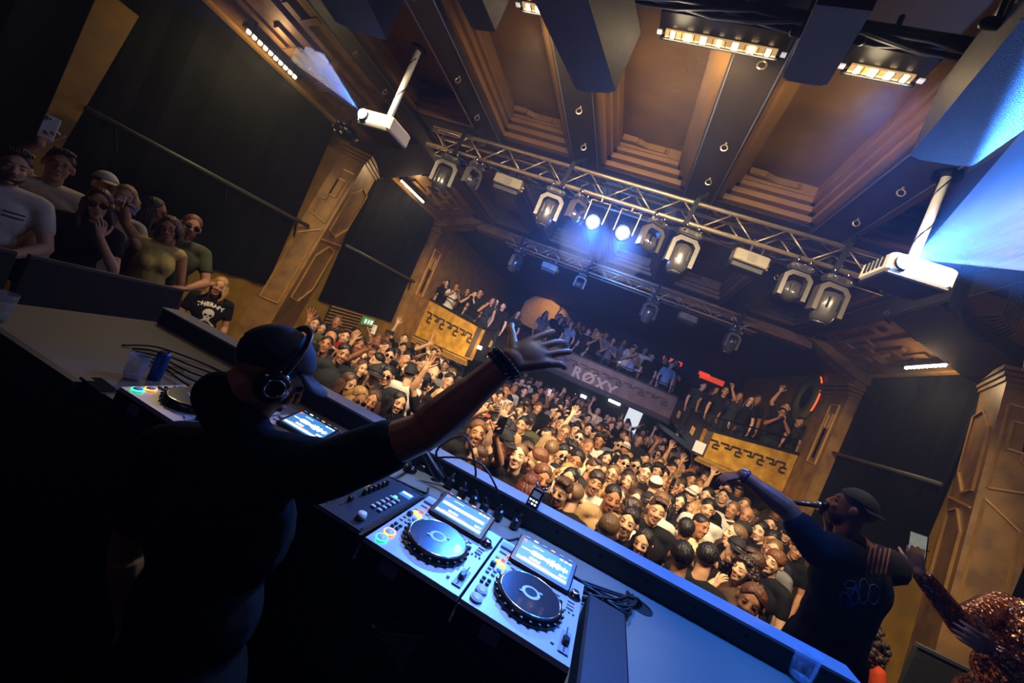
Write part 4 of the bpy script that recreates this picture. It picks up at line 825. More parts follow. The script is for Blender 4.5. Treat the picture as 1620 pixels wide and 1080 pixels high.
# ------------------------------------------------------------------ people
def remesh(mb, voxel, it=3, fac=.5):
    me = mb.mesh('tmp'); o = bpy.data.objects.new('tmp', me); COL.objects.link(o)
    m = o.modifiers.new('r', 'REMESH'); m.mode = 'VOXEL'; m.voxel_size = voxel
    s = o.modifiers.new('s', 'SMOOTH'); s.factor = fac; s.iterations = it
    dg = bpy.context.evaluated_depsgraph_get(); r = bpy.data.meshes.new_from_object(o.evaluated_get(dg)); bpy.data.objects.remove(o); bpy.data.meshes.remove(me)
    vs = np.empty(len(r.vertices) * 3); r.vertices.foreach_get('co', vs); vs = vs.reshape(-1, 3)
    out = MB(); out.v = [tuple(v) for v in vs]; out.f = [tuple(p.vertices) for p in r.polygons]; out.m = [0] * len(out.f); bpy.data.meshes.remove(r); return out
def merge(dst, src, M_=None, m=None):
    vs = [M_ @ Vector(v) for v in src.v] if M_ is not None else src.v
    k = len(dst.v); dst.v += [tuple(v) for v in vs]; dst.f += [tuple(i + k for i in f) for f in src.f]; dst.m += (src.m if m is None else [m] * len(src.f)); return dst
def head_solid(female=False):
    mb = MB(); w_ = .94 if female else 1.0
    mb.sph((0, .012, .03), (.076, .094, .086), 16, 12).sph((0, -.02, -.03), (.062 * w_, .068, .085), 16, 12).sph((0, -.045, -.085), (.044 * w_, .042, .036)).sph((0, -.074, -.098), (.021 * w_, .017, .017))
    for s in (-1, 1): mb.sph((s * .034, -.066, -.025), (.023, .02, .022)).sph((s * .079, .012, -.008), (.012, .02, .031)).sph((s * .012, -.100, -.027), .010)
    mb.cap((0, -.084, .020), (0, -.105, -.020), .009, .0125).cap((-.034, -.076, .036), (.034, -.076, .036), .009).cap((-.030, -.070, .006), (.030, -.070, .006), .0135).cap((-.014, -.086, -.062), (.014, -.086, -.062), .010)
    mb.cap((0, .02, -.05), (0, .03, -.13), .048 if female else .054, .048 if female else .056)
    return mb
def face_bits(closed=False):
    mb = MB()
    for s in (-1, 1):
        if closed: mb.tube([(s * .018, -.080, .004), (s * .031, -.084, .001), (s * .044, -.074, .004)], .003, 5, 4)
        else: mb.sph((s * .031, -.0745, .005), (.0130, .0105, .0062), 10, 8, None, 1).sph((s * .031, -.0812, .005), (.0050, .0046, .0050), 8, 6, None, 2).tube([(s * .016, -.081, .008), (s * .031, -.0865, .0115), (s * .046, -.077, .008)], .0020, 5, 4).tube([(s * .015, -.080, .012), (s * .031, -.0855, .0155), (s * .047, -.075, .012)], .0042, 6, 0)
        mb.tube([(s * .012, -.0885, .028), (s * .030, -.0875, .033), (s * .050, -.0745, .028)], [.0025, .0035, .0018], 6, 4)
    mb.tube([(-.024, -.084, -.060), (-.008, -.096, -.056), (0, -.095, -.058), (.008, -.096, -.056), (.024, -.084, -.060)], [.002, .0045, .004, .0045, .002], 6, 3)
    mb.tube([(-.021, -.085, -.062), (0, -.096, -.067), (.021, -.085, -.062)], [.002, .0055, .002], 6, 3)
    return mb
def hand(pal, fin, w_, u, n, side, curl=.35, spread=.0, s=1.0, thumb=.6):
    u = Vector(u).normalized(); n = Vector(n); n = (n - u * n.dot(u)).normalized(); t = n.cross(u) * side; w_ = Vector(w_)
    pal.sph(w_ + u * .05 * s, (.036 * s, .045 * s, .014 * s), 10, 8, Matrix((t, u, n)).transposed())
    offs = (.030, .010, -.011, -.030); lens = (.072, .080, .074, .058)
    for i, (o_, L) in enumerate(zip(offs, lens)):
        o_ *= s; L *= s; k = w_ + u * (.088 - .006 * abs(i - 1)) * s + t * o_
        pal.cap(w_ + u * .012 * s + t * o_ * .55, k, .0125 * s, .0105 * s, 8)
        a = 0; d0 = (u + t * ((1.4 - i) * (.06 + spread))).normalized(); p = k
        cu = curl[i] if hasattr(curl, '__len__') else curl
        for q, (fr, ca) in enumerate(((.44, .7), (.31, 1.0), (.25, .8))):
            a += cu * ca; d = d0 * math.cos(a) + n * math.sin(a); e = p + d * L * fr; fin.cap(p, e, (.0095, .0086, .0078)[q] * s, (.0086, .0078, .0068)[q] * s, 8); p = e
    p = w_ + u * .022 * s + t * .020 * s; dirs = ((u * .62 + t * .72 + n * .25) * 1.0, (u * (.62 + .3 * (1 - thumb)) + t * thumb + n * .35), (u * (.75 + .3 * (1 - thumb)) + t * thumb * .7 + n * .45))
    for d, L, r0, r1 in zip(dirs, (.046, .034, .028), (.0145, .0115, .0100), (.0115, .0100, .0080)):
        e = p + d.normalized() * L * s; fin.cap(p, e, r0 * s, r1 * s, 8); p = e
def tframe(J):
    lat = (J['shL'] - J['shR']).normalized(); up = (J['neck'] - J['pelvis']).normalized(); lat = (lat - up * lat.dot(up)).normalized(); back = up.cross(lat)
    return Matrix((lat, back, up)).transposed()
def torso(mb, J, inf=0.0, female=False, bulk=1.0, hem=False):
    T = tframe(J); b = bulk; e = inf
    def sp(c, r): mb.sph(c, (r[0] * b + e, r[1] * b + e, r[2] + e), 14, 10, T)
    sp(J['pelvis'], (.160 if female else .152, .105, .12)); sp(J['waist'], (.118 if female else .138, .09, .13)); sp(J['chest'], (.142 if female else .162, .105, .15))
    if female:
        for s in (-1, 1): mb.sph(J['chest'] + T @ Vector((s * .065, -.085, .0)), .052 + e, 10, 8)
    up = T @ Vector((0, 0, 1))
    mb.cap(J['shL'].lerp(J['neck'], .18), J['shR'].lerp(J['neck'], .18), (.050 if female else .060) * b + e * .8)
    mb.cap(J['neck'] - up * .02, J['shL'].lerp(J['neck'], .35), .045 + e * .5, .045 + e * .5); mb.cap(J['neck'] - up * .02, J['shR'].lerp(J['neck'], .35), .045 + e * .5, .045 + e * .5)
    mb.cap(J['pelvis'], J['waist'], .10 * b + e); mb.cap(J['waist'], J['chest'], .10 * b + e)
def make_body(J, voxel=.009, female=False, bulk=1.0, arm=1.0, closed=False, hero=False, smooth=3):
    mb = MB(); ex = MB(); torso(mb, J, -.004, female, bulk)
    H = J['H']; merge(mb, head_solid(female), H); nk = H @ Vector((0, .03, -.13)); mb.cap(J['neck'], nk, .058 if not female else .050, .054 if not female else .047)
    g = (.88 if female else 1.0) * arm
    for s, side in (('L', 1), ('R', -1)):
        e, w_, u, n, c = J['arm' + s][:5]; sh = J['sh' + s]; w_ = Vector(w_); e = Vector(e)
        mb.cap(sh, e, .053 * g, .041 * g).cap(sh.lerp(e, .25), sh.lerp(e, .7), .050 * g, .046 * g).cap(e, w_, .042 * g, .029 * g).cap(e.lerp(w_, .12), e.lerp(w_, .5), .045 * g, .039 * g)
        sp = J['arm' + s][5] if len(J['arm' + s]) > 5 else 0; th = J['arm' + s][6] if len(J['arm' + s]) > 6 else .6
        hand(mb, mb if hero else ex, w_, u, n, J.get('handed' + s, side), c, sp, J.get('hs', .95 if female else 1.04), th)
        h, k, a = J['leg' + s]; mb.cap(h, k, .078, .052).cap(k, a, .052, .036).cap(Vector(a) + Vector((0, .03, -.04)), Vector(a) + Vector((0, -.13, -.055)), .036, .032)
    out = remesh(mb, voxel, smooth); merge(out, ex); merge(out, face_bits(closed), H); return out
def make_shirt(J, sleeve=.55, inf=.016, female=False, bulk=1.0, voxel=.015, arm=1.0, low=0.0, collar=0.0):
    mb = MB(); torso(mb, J, inf, female, bulk)
    if collar: mb.cap(J['neck'], J['H'] @ Vector((0, .045, -.115)), collar * 1.15, collar)
    g = (.9 if female else 1.0) * arm
    for s in 'LR':
        sh = J['sh' + s]; e, w_ = Vector(J['arm' + s][0]), Vector(J['arm' + s][1])
        if sleeve > 0: mb.cap(sh, sh.lerp(e, min(sleeve, 1)), .066 * g, .060 * g)
        if sleeve > 1: mb.cap(e, e.lerp(w_, sleeve - 1), .056 * g, .044 * g)
    if low:
        d = (J['pelvis'] - J['waist']).normalized(); mb.cap(J['pelvis'], J['pelvis'] + d * low, .15 * bulk, .17 * bulk)
    return remesh(mb, voxel, 4)
def make_trousers(J, voxel=.02):
    mb = MB(); mb.sph(J['pelvis'] - Vector((0, 0, .02)), (.168, .122, .12), 14, 10, tframe(J))
    for s in 'LR': h, k, a = J['leg' + s]; mb.cap(h, k, .094, .068).cap(k, a, .066, .054)
    return remesh(mb, voxel, 3)
V = Vector
def stand(armL='down', armR='down', female=False, head=(0, 0, 0), lean=0.0):
    sw = .165 if female else .185
    def arm(kind, s):
        sh = V((s * sw, .01, 1.42))
        A = {'down': ((s * .245, .03, 1.14), (s * .235, -.07, .90), (0, -.25, -1), (-s, 0, 0), .4), 'up': ((s * .30, -.10, 1.62), (s * .26, -.17, 1.88), (0, -.1, 1), (0, -1, 0), .15, .1),
             'wide': ((s * .38, -.12, 1.58), (s * .52, -.25, 1.74), (s * .7, -.5, .6), (0, -1, -.3), .2, .08), 'phone': ((s * .25, -.17, 1.23), (s * .075, -.36, 1.44), (-s * .1, -.45, 1), (-s, 0, .1), .75),
             'phonehi': ((s * .26, -.24, 1.50), (s * .12, -.40, 1.72), (0, -.3, 1), (-s * .6, -.5, 0), .8), 'clap': ((s * .25, -.10, 1.16), (s * .06, -.30, 1.30), (-s * .15, -.35, 1), (-s, 0, 0), .15),
             'face': ((s * .22, -.17, 1.17), (s * .07, -.24, 1.40), (-s * .2, 0, 1), (-s * .4, .9, 0), .5), 'point': ((s * .30, -.22, 1.56), (s * .34, -.46, 1.70), (s * .2, -1, .35), (0, -.3, -1), (.05, 1.1, 1.2, 1.2)),
             'rail': ((s * .27, -.10, 1.17), (s * .12, -.34, 1.10), (-s * .8, -.5, -.1), (0, 0, -1), .3)}[kind]
        return sh, A
    shL, aL = arm(armL, 1); shR, aR = arm(armR, -1)
    e = Euler((math.radians(head[1]), math.radians(head[2]), math.radians(head[0]))).to_matrix().to_4x4()
    J = dict(H=Matrix.Translation((0, -.035, 1.625)) @ e, neck=V((0, .01, 1.46)), chest=V((0, 0, 1.28)), waist=V((0, 0, 1.10)), pelvis=V((0, 0, .94)), shL=shL, shR=shR, armL=tuple(V(a) if hasattr(a, '__len__') and len(a) == 3 and i < 4 else a for i, a in enumerate(aL)), armR=tuple(V(a) if hasattr(a, '__len__') and len(a) == 3 and i < 4 else a for i, a in enumerate(aR)))
    for s, x in (('L', 1), ('R', -1)): J['leg' + s] = (V((x * .085, 0, .90)), V((x * .10, -.01, .50)), V((x * .11, .03, .10)))
    return J
# ---- hair and headwear, in head space (face towards -y)
def shell(front, side, back, vol=.06, up=.0, amp=.0, seed=0, thick=.95, fr=None, nAz=44, nEl=13, edge=.35):
    r_ = random.Random(seed); mb = MB(); vs = []; fs = []; C = V((0, .012, .03)); RR = (.076, .094, .086)
    def lim(az):
        c = math.cos(az); return side + (front - side) * c ** 3 if c > 0 else side + (back - side) * (-c) ** 1.2
    for ring in range(nEl + 2):
        for j in range(nAz):
            az = 2 * math.pi * j / nAz; l = lim(az); k = min(ring, nEl); el = math.radians(90 + (l - 90) * k / nEl); tt = max(0, (k / nEl - .72) / .28); ve = vol * (1 - (1 - edge) * tt); f = 1 + ve + amp * (1 - .6 * tt) * (noise.noise(V((math.cos(az) * 3, math.sin(az) * 3, k * .7 + seed))) + .7 * noise.noise(V((math.cos(az) * 9, math.sin(az) * 9, k * .5 + seed))))
            if ring > nEl: f *= thick
            p = V((RR[0] * f * math.cos(el) * math.sin(az), -RR[1] * f * math.cos(el) * math.cos(az), RR[2] * (f + up) * math.sin(el))) + C; vs.append(p)
    for i in range(nEl + 1):
        for j in range(nAz): fs.append((i * nAz + j, i * nAz + (j + 1) % nAz, (i + 1) * nAz + (j + 1) % nAz, (i + 1) * nAz + j))
    fs.append(tuple(range(nAz)))
    return mb.add(vs, fs)
def locks(mb, a0, a1, n, z1, r=.022, out=.02, seed=0, wave=.01, inner=1.0):
    q = random.Random(seed)
    for i in range(n):
        az = math.radians(a0 + (a1 - a0) * i / max(n - 1, 1)); x, y = math.sin(az), -math.cos(az); pts = []; zz = z1 * (1 - .15 * q.random())
        for k in range(8):
            t = k / 7; z = .10 + (zz - .10) * t; f = (math.sin(min(t * 2.2, 1) * math.pi / 2)) ; rad = .088 * f * inner + out * t; pts.append(V((x * rad * .92 + wave * math.sin(k * 1.7 + i), y * rad * 1.06 + .012, z)))
        mb.tube(pts, [.014, r, r, r, r, r * .95, r * .8, r * .4], 7, flat=.8)
    return mb
def locks_top():
    mb = MB()
    for i in range(9):
        x = -.048 + .012 * i; mb.tube([(x * .8, .03, .108), (x, -.02, .124 - .3 * x * x / .05), (x * 1.05, -.06, .122 - .25 * abs(x)), (x * 1.02, -.082, .100)], [.006, .014, .013, .004], 6)
    return mb
def brim(r0=.085, L=.075, turn=0.0, z=.055):
    mb = MB(); vs = []; fs = []; n = 12
    for k in range(n + 1):
        a = -1.15 + 2.3 * k / n; c = math.cos(a * .75); p0 = V((math.sin(a) * .080, -math.cos(a) * .092 + .012, z)); p1 = V((math.sin(a) * (.082 + .012 * c), -math.cos(a) * .095 - L * max(c, 0) + .012, z - .012 - .012 * abs(math.sin(a))))
        for p in (p0, p1, p1 - V((0, 0, .005)), p0 - V((0, 0, .006))): vs.append(Matrix.Rotation(turn, 3, 'Z') @ p)
    for k in range(n):
        for i in range(4): fs.append((k * 4 + i, k * 4 + (i + 1) % 4, k * 4 + 4 + (i + 1) % 4, k * 4 + 4 + i))
    fs += [(3, 2, 1, 0), tuple(n * 4 + i for i in range(4))]
    return mb.add(vs, fs)
def hairset():
    h = {}
    h['short'] = shell(36, -2, -34, .085, .05, .10, 1); h['crop'] = shell(42, -2, -32, .045, .01, .03, 2); h['quiff'] = merge(shell(40, -2, -32, .06, .06, .08, 3), locks_top())
    h['fringe'] = shell(20, -6, -34, .10, .03, .13, 4, edge=.7)
    h['long'] = locks(shell(46, -5, -45, .07, .02, .05, 5), 62, 298, 17, -.26, .023, .03, 5); h['longwave'] = locks(shell(44, -5, -45, .09, .03, .08, 6), 55, 305, 19, -.22, .026, .045, 6, .016)
    h['pony'] = merge(shell(46, 6, -35, .05, .02, .02, 7), MB().tube([(0, .10, .06), (0, .15, .05), (0, .165, -.02), (0, .15, -.12), (0, .14, -.2)], [.015, .026, .03, .024, .008], 8))
    h['bun'] = merge(shell(46, 6, -35, .045, .01, .02, 8), MB().sph((0, .06, .135), (.035, .035, .032)))
    c = shell(36, 0, -35, .12, .06, .1, 9); q = random.Random(9)
    for i in range(110):
        az = q.uniform(0, 6.28); el = math.radians(q.uniform(-25 if math.cos(az) < .3 else 38, 90)); f = 1.2; c.sph((.076 * f * math.cos(el) * math.sin(az), .012 - .094 * f * math.cos(el) * math.cos(az), .03 + .086 * f * math.sin(el)), q.uniform(.016, .026), 7, 5)
    h['curly'] = c
    c = merge(MB(), c); 
    for i in range(110):
        az = math.radians(q.uniform(60, 300)); z = q.uniform(-.22, .05); f = .10 + .05 * (z < -.02) + q.uniform(-.015, .02); c.sph((f * math.sin(az), .012 - f * 1.05 * math.cos(az), z), q.uniform(.018, .03), 7, 5)
    h['curlylong'] = c
    h['bob'] = locks(shell(40, -5, -45, .08, .02, .05, 10), 60, 300, 15, -.11, .025, .015, 10)
    out = {k: v.mesh('hair_' + k, True) for k, v in h.items()}
    cap = shell(24, 14, 4, .085, .05, .0, 0, .9, edge=1); out['cap_f'] = merge(MB().add(cap.v, cap.f), brim()).mesh('cap_f', True); out['cap_b'] = merge(MB().add(cap.v, cap.f), brim(turn=math.pi, L=.06)).mesh('cap_b', True)
    out['bucket'] = merge(shell(30, 26, 26, .08, .02, 0, 0, edge=1), MB().lathe([(.084, .075), (.115, .035), (.112, .03), (.080, .068)], 24, Matrix.Translation((0, .012, 0)) @ Matrix.Diagonal((.95, 1.1, 1, 1)), cap=False)).mesh('bucket', True)
    # beard
    mb = MB(); vs = []; fs = []; n, m_ = 16, 6
    for i in range(m_ + 1):
        for j in range(n + 1):
            az = math.radians(-100 + 200 * j / n); el = math.radians(-22 - 55 * i / m_ + 14 * abs(math.sin(az)) ** 2); f = 1.06
            vs.append((.063 * f * math.cos(el) * math.sin(az), -.028 - .066 * f * math.cos(el) * math.cos(az), -.045 + .078 * f * math.sin(el)))
    for i in range(m_):
        for j in range(n): a = i * (n + 1) + j; fs.append((a, a + 1, a + n + 2, a + n + 1))
    mb.add(vs, fs); mb.tube([(-.028, -.086, -.058), (-.012, -.098, -.047), (.012, -.098, -.047), (.028, -.086, -.058)], [.003, .006, .006, .003], 6); out['beard'] = mb.mesh('beard', True)
    mb = MB()
    for s in (-1, 1):
        mt = Matrix.Translation((s * .032, -.098, .004)) @ Matrix.Rotation(s * -.18, 4, 'Z') @ Matrix.Rotation(math.pi / 2, 4, 'X') @ Matrix.Diagonal((1.15, .9, 1, 1)); mb.lathe([(0, .002), (.022, .002), (.024, 0), (.022, -.003), (0, -.003)], 14, mt)
        mb.tube([(s * .056, -.090, .010), (s * .075, -.05, .012), (s * .084, .01, .006)], .0028, 5)
    mb.tube([(-.012, -.101, .010), (.012, -.101, .010)], .003, 5); out['shades'] = mb.mesh('shades', True)
    mb = MB()
    for s in (-1, 1):
        mb.tube([(s * .032 + .024 * math.cos(a), -.099 + .006 * abs(math.cos(a)) * 0, .004 + .019 * math.sin(a)) for a in [k * math.pi / 6 for k in range(12)]], .0022, 5, closed=True); mb.tube([(s * .056, -.094, .010), (s * .075, -.05, .012), (s * .084, .01, .006)], .0022, 5)
    mb.tube([(-.009, -.101, .008), (.009, -.101, .008)], .0025, 5); out['specs'] = mb.mesh('specs', True)
    return out
HAIR = hairset()
def skin(i): return mat('skin_%d' % i, ('c99a78', 'd8ab88', 'b98662', 'a87350', 'e0b898', '7a4f36')[i], .5, var=.12, vscale=30, spec=.35)
m_eye = mat('eye_white', 'd8d2c8', .3); m_iris = mat('eye_iris', '2a1c12', .2); m_lip = mat('lips', 'a05a50', .45)
HC_ = {'black': mat('hair_black', '15110f', .45, var=.3, vscale=60), 'dark brown': mat('hair_dbrown', '2c1d14', .45, var=.3, vscale=60), 'brown': mat('hair_brown', '4a3020', .45, var=.3, vscale=60), 'blond': mat('hair_blond', 'b98f55', .45, col2='8f6a3a', vscale=60), 'ginger': mat('hair_ginger', '6f4526', .45, var=.3, vscale=60), 'red': mat('hair_red', '5c2a1c', .45, var=.3, vscale=60), 'fair': mat('hair_fair', '6e5334', .45, var=.3, vscale=60), 'grey': mat('hair_grey', '7d756a', .5)}
SH = {'black': '121214', 'white': 'cfc9bd', 'grey': '6f7074', 'tan': 'a98a62', 'charcoal': '26282c', 'orange': 'c2451f', 'olive': '4a4c33', 'navy': '1a2236', 'cream': 'd9c9a0', 'brown': '4a3626', 'pale blue': '8fa3b5', 'burgundy': '4a1a1e', 'yellow': 'd8c46a'}
def shirt_mat(c): return mat('cloth_' + c.replace(' ', '_'), SH[c], .85, var=.18, vscale=9, bump=.35, bscale=14, spec=.2)
m_jeans = mat('trousers_dark', '15171c', .9); m_shade = mat('shades_black', '08080a', .12, coat=.6); m_spec = mat('spectacle_frame', '1a1714', .3)
for _h in HC_.values():
    _b = _h.node_tree.nodes['Principled BSDF']; _n = _h.node_tree.nodes.new('ShaderNodeTexNoise'); _n.inputs['Scale'].default_value = 90; _m = _h.node_tree.nodes.new('ShaderNodeMapping'); _m.inputs['Scale'].default_value = (1, 1, .12); _t = _h.node_tree.nodes.new('ShaderNodeTexCoord'); _p = _h.node_tree.nodes.new('ShaderNodeBump'); _p.inputs['Strength'].default_value = .8; _p.inputs['Distance'].default_value = .01
    _l = _h.node_tree.links; _l.new(_t.outputs['Object'], _m.inputs[0]); _l.new(_m.outputs[0], _n.inputs['Vector']); _l.new(_n.outputs[0], _p.inputs['Height']); _l.new(_p.outputs[0], _b.inputs['Normal'])
CAPC = {'black': mat('cap_black', '101114', .8), 'white': mat('cap_white', 'cfcabc', .8), 'blue': mat('cap_blue', '1c3c78', .8)}
def setm(o, ms):
    for i, m in enumerate(ms):
        if i < len(o.material_slots): o.material_slots[i].link = 'OBJECT'; o.material_slots[i].material = m
    return o
def slots(me, n):
    while len(me.materials) < n: me.materials.append(None)
    return me
def assemble(name, label, cat, group, loc, yaw, s, meshes, H, sk=0, hair=None, hcol='dark brown', shirt='black', acc=(), capc='black', extra=None, shirtmat=None, rot=None, legs=True):
    t = thing(name, label, cat, loc, rot or (0, 0, yaw), group); t.scale = (s, s, s)
    b = bpy.data.objects.new('body', slots(meshes['body'], 5)); COL.objects.link(b); b.parent = t; setm(b, [skin(sk), m_eye, m_iris, m_lip, HC_.get(hcol)])
    if meshes.get('shirt'): o = bpy.data.objects.new('shirt', slots(meshes['shirt'], 1)); COL.objects.link(o); o.parent = t; setm(o, [shirtmat or shirt_mat(shirt)])
    if meshes.get('trousers') and legs: o = bpy.data.objects.new('trousers', slots(meshes['trousers'], 1)); COL.objects.link(o); o.parent = t; setm(o, [m_jeans])
    def put(key, nm, m):
        o = bpy.data.objects.new(nm, slots(HAIR[key], 1)); COL.objects.link(o); o.parent = t; o.matrix_local = H; setm(o, [m]); return o
    if hair and hair in ('cap_f', 'cap_b', 'bucket'): put('crop', 'hair', HC_[hcol]); put(hair, 'cap', CAPC[capc])
    elif hair and hair != 'bald': put(hair, 'hair', HC_[hcol])
    if 'beard' in acc: put('beard', 'beard', HC_[hcol])
    if 'shades' in acc: put('shades', 'sunglasses', m_shade)
    if 'specs' in acc: put('specs', 'spectacles', m_spec)
    return t
def meshes_of(J, female=False, voxel=.009, sleeve=.55, bulk=1.0, closed=False):
    return dict(body=make_body(J, voxel, female, bulk, closed=closed).mesh('body', True), shirt=make_shirt(J, sleeve, .016, female, bulk).mesh('shirt', True), trousers=make_trousers(J).mesh('trousers', True), H=J['H'])
def smartphone(M_, label, group=None, lit=None, shell_=None, light=False):
    t = thing('smartphone', label, 'phone', (0, 0, 0), group=group); t.matrix_world = M_
    MB().bbox((0, 0, 0), (.074, .152, .009), .004).build('body', shell_ or m_deckblk, t); MB().box((0, 0, -.0048), (.068, .146, .0008)).build('screen', lit or mat('phone_glass', '0d1016', .05, coat=1), t)
    o = MB().bbox((-.017, .053, .0055), (.032, .034, .003), .004).build('camera_bump', shell_ or m_deckblk, t)
    for x, y in ((-.024, .06), (-.024, .046), (-.010, .053)): MB().lathe([(.006, 0), (.006, .002), (.0, .0022)], 10, Matrix.Translation((x, y, .007))).build('camera_lens', m_lens, o)
    if light: MB().sph((-.008, .066, .008), .004, 8, 6).build('torch', mat('torch_glow', 'ffffff', .4, emit=200, ecol='eaf2ff'), t)
    return t
# ------------------------------------------------------------------ the crowd on the floor
POSES = {}
def pose(k, aL, aR, f, head=(0, 0, 0), closed=False):
    J = stand(aL, aR, f, head); POSES[k] = meshes_of(J, f, .0102, .55 if not f else (.5 if k[-1] != 't' else 0), closed=closed)
for sex, f in (('m', False), ('f', True)):
    pose('d' + sex, 'down', 'down', f, (6, 4, 3)); pose('u' + sex, 'down', 'up', f, (-8, -6, -4)); pose('p' + sex, 'phone', 'phone', f, (0, 4, 0)); pose('c' + sex, 'clap', 'clap', f, (8, 0, 5))
pose('qm', 'phonehi', 'down', False, (6, -6, 0)); pose('bm', 'wide', 'up', False, (0, -10, 6)); pose('nm', 'point', 'down', False, (-6, -4, 2)); pose('ft', 'down', 'face', True, (-10, 2, 6)); pose('qf', 'down', 'phonehi', True, (-6, -4, -8), True)
HC3 = {'s': ('short', 'black', 'short dark hair'), 'b': ('quiff', 'brown', 'swept brown hair'), 'f': ('fringe', 'dark brown', 'fringed dark hair'), 'l': ('long', 'brown', 'long brown hair'), 'k': ('long', 'black', 'long black hair'), 'y': ('longwave', 'blond', 'long blond hair'), 'v': ('crop', 'fair', 'cropped fair hair'), 'g': ('short', 'ginger', 'short ginger hair'),
       'x': ('bald', 'dark brown', 'a shaved head'), 'c': ('curly', 'black', 'curly dark hair'), 'C': ('curlylong', 'dark brown', 'a big dark curly mane'), 'h': ('cap_f', 'black', 'a black cap'), 'H': ('cap_b', 'dark brown', 'a black cap turned back'), 'w': ('cap_f', 'dark brown', 'a white cap'), 'r': ('longwave', 'red', 'long red hair'), 'u': ('bun', 'dark brown', 'hair in a bun'), 'p': ('pony', 'brown', 'a ponytail'), 'o': ('bob', 'brown', 'a brown bob'), 'z': ('crop', 'black', 'cropped black hair'), 'i': ('fringe', 'ginger', 'fringed ginger hair')}
SC = {'k': 'black', 'w': 'white', 'g': 'grey', 't': 'tan', 'n': 'charcoal', 'o': 'orange', 'e': 'olive', 'c': 'cream', 'N': 'navy', 'b': 'brown', 'P': 'pale blue', 'R': 'burgundy'}
PTXT = {'d': '', 'u': ', arm raised', 'p': ', filming', 'c': ', clapping', 'q': ', filming overhead', 'b': ', arms thrown up', 'n': ', pointing', 'f': ', hand at face'}
FEM = set('lkyruopC')
# crop origin, then entries: x y hair shirt pose [flags: s sunglasses, g glasses, B beard, T back turned, L/R in profile, D darker skin]
CR = {(480, 500): "230 205 x k d B;290 300 s n d;425 215 b w c;478 165 z k q;505 325 l k u;492 255 s k d;735 290 s k d;680 275 b k d;765 360 s k d s;845 348 f k d;880 285 s g n;1020 335 x k d;1065 380 b k d;1115 358 v w d g;945 390 z k d;1010 405 b n d;900 410 x k d B;1155 412 s k d;1145 458 v g d;1200 475 z k d;1015 460 x k d;1060 452 s k d s;450 445 l k d;680 405 s k d L;735 430 k k d;825 430 s k d LB;955 490 H w d T;825 540 s n d s;690 490 z w d L;600 515 h k d;1060 550 c k d;1130 518 s k d;300 525 l k f R;350 655 y k d s;545 690 l k c;770 700 k k c;560 400 o k d;640 330 f n d;860 200 z k b",
      (720, 600): "220 190 b o d;290 150 z k d;365 130 s g d;320 262 f k d;402 300 f t d;232 322 z k d B;110 330 o k d;292 418 y t d s;240 520 g k q;75 615 l k p s;475 230 s n d;450 110 b w u;515 85 v w d;575 205 h w d;550 312 p e f;640 335 h e d;738 250 g k d;770 335 r k d;650 402 s k d;812 388 v t d g;890 370 s k d g;716 452 u t d R;792 462 l n d L;512 445 h k d;505 545 h k d R;600 512 h k d;745 582 s g d s;672 620 b w d;832 605 v w d T;925 560 c g d s;1000 490 b c u s;592 712 v k u;702 742 g w d L;772 842 g k d B;362 742 l k d L;705 962 r k d T;992 672 s n d B;1076 762 b k d R;1042 852 y k d;1000 932 b k d;990 1010 v k d T;1110 540 s n d;1140 602 v c d;1270 672 k c d;1410 682 z t d;1468 602 w k d;1410 562 s g d s;1312 562 c w d;1355 612 y k d s;1530 622 s k d;1300 832 l t d;1390 812 o k q;1210 882 z t d;1180 942 k k p;1362 922 f w d;1510 742 s k d s;1600 762 s t d;1490 912 v w d g;1300 1002 y k d R;1402 1022 l k d;982 302 s k d;956 372 k k d;1028 362 s n d;1076 392 v g d;1200 412 b k d;1146 442 s k d B;1216 462 s k d;1290 422 h k d;1350 472 p w q;1432 482 v k d;1490 492 s k d;1535 502 b n d;870 242 s g d;842 272 z k d;886 312 s k d;855 162 s k d;800 132 v n d;740 170 s k q;700 90 z k d;640 120 b k d;600 60 s n d",
      (900, 700): "36 110 s k d;736 312 y k d;632 228 s k d;706 238 c t d;540 192 s w d s;520 372 v w d g;652 372 k k d;742 452 l g d g;856 472 k k d;702 545 l k d;766 602 b k d;862 592 h w d;932 572 k k c;900 342 v c d;832 282 s k d s;1040 432 w k d;1100 402 y e d;722 392 w w d T;986 392 f k d;1240 432 g k d;1300 452 s k u;1245 492 s k d;1256 602 s w d;1160 552 b k d;1112 602 y k q;1040 682 z c d R;1030 762 s k d TD;1216 802 h k d;1290 852 l b d;1372 772 v k d L;1470 772 h k d L;1590 812 y c d;1540 912 i k d;890 975 k t d;1100 1045 s k d T;260 625 v P d T;562 742 s k d;700 672 f w d LD;432 502 l n d;1440 582 x k d;1530 542 v k d;1560 612 p k d;1390 562 v w d;862 232 s g d;930 212 x k u;812 192 l k d s;702 152 s k d;762 182 v n d;1080 325 s n b;1180 300 f n d",
      (1000, 780): "1215 300 h k d;1225 380 s k d;1330 430 b k d;1200 490 v g d;910 645 C b f;1140 645 b k d BL;990 945 g k d;1370 362 l n d;1115 242 l k d;1040 185 y t d;560 605 s k d T;1200 270 b n d;1290 480 s n d"}
people = []
rc = random.Random(21)
for (ox, oy), s in CR.items():
    for e in s.split(';'):
        q = e.split(); px, py = ox + float(q[0]) / 5.4, oy + float(q[1]) / 5.4; fl = q[5] if len(q) > 5 else ''
        people.append(dict(px=px, py=py, hair=q[2], shirt=q[3], pose=q[4], fl=fl))
def scale_for(h): return rc.uniform(.94, 1.0) if h in FEM else rc.uniform(.99, 1.06)
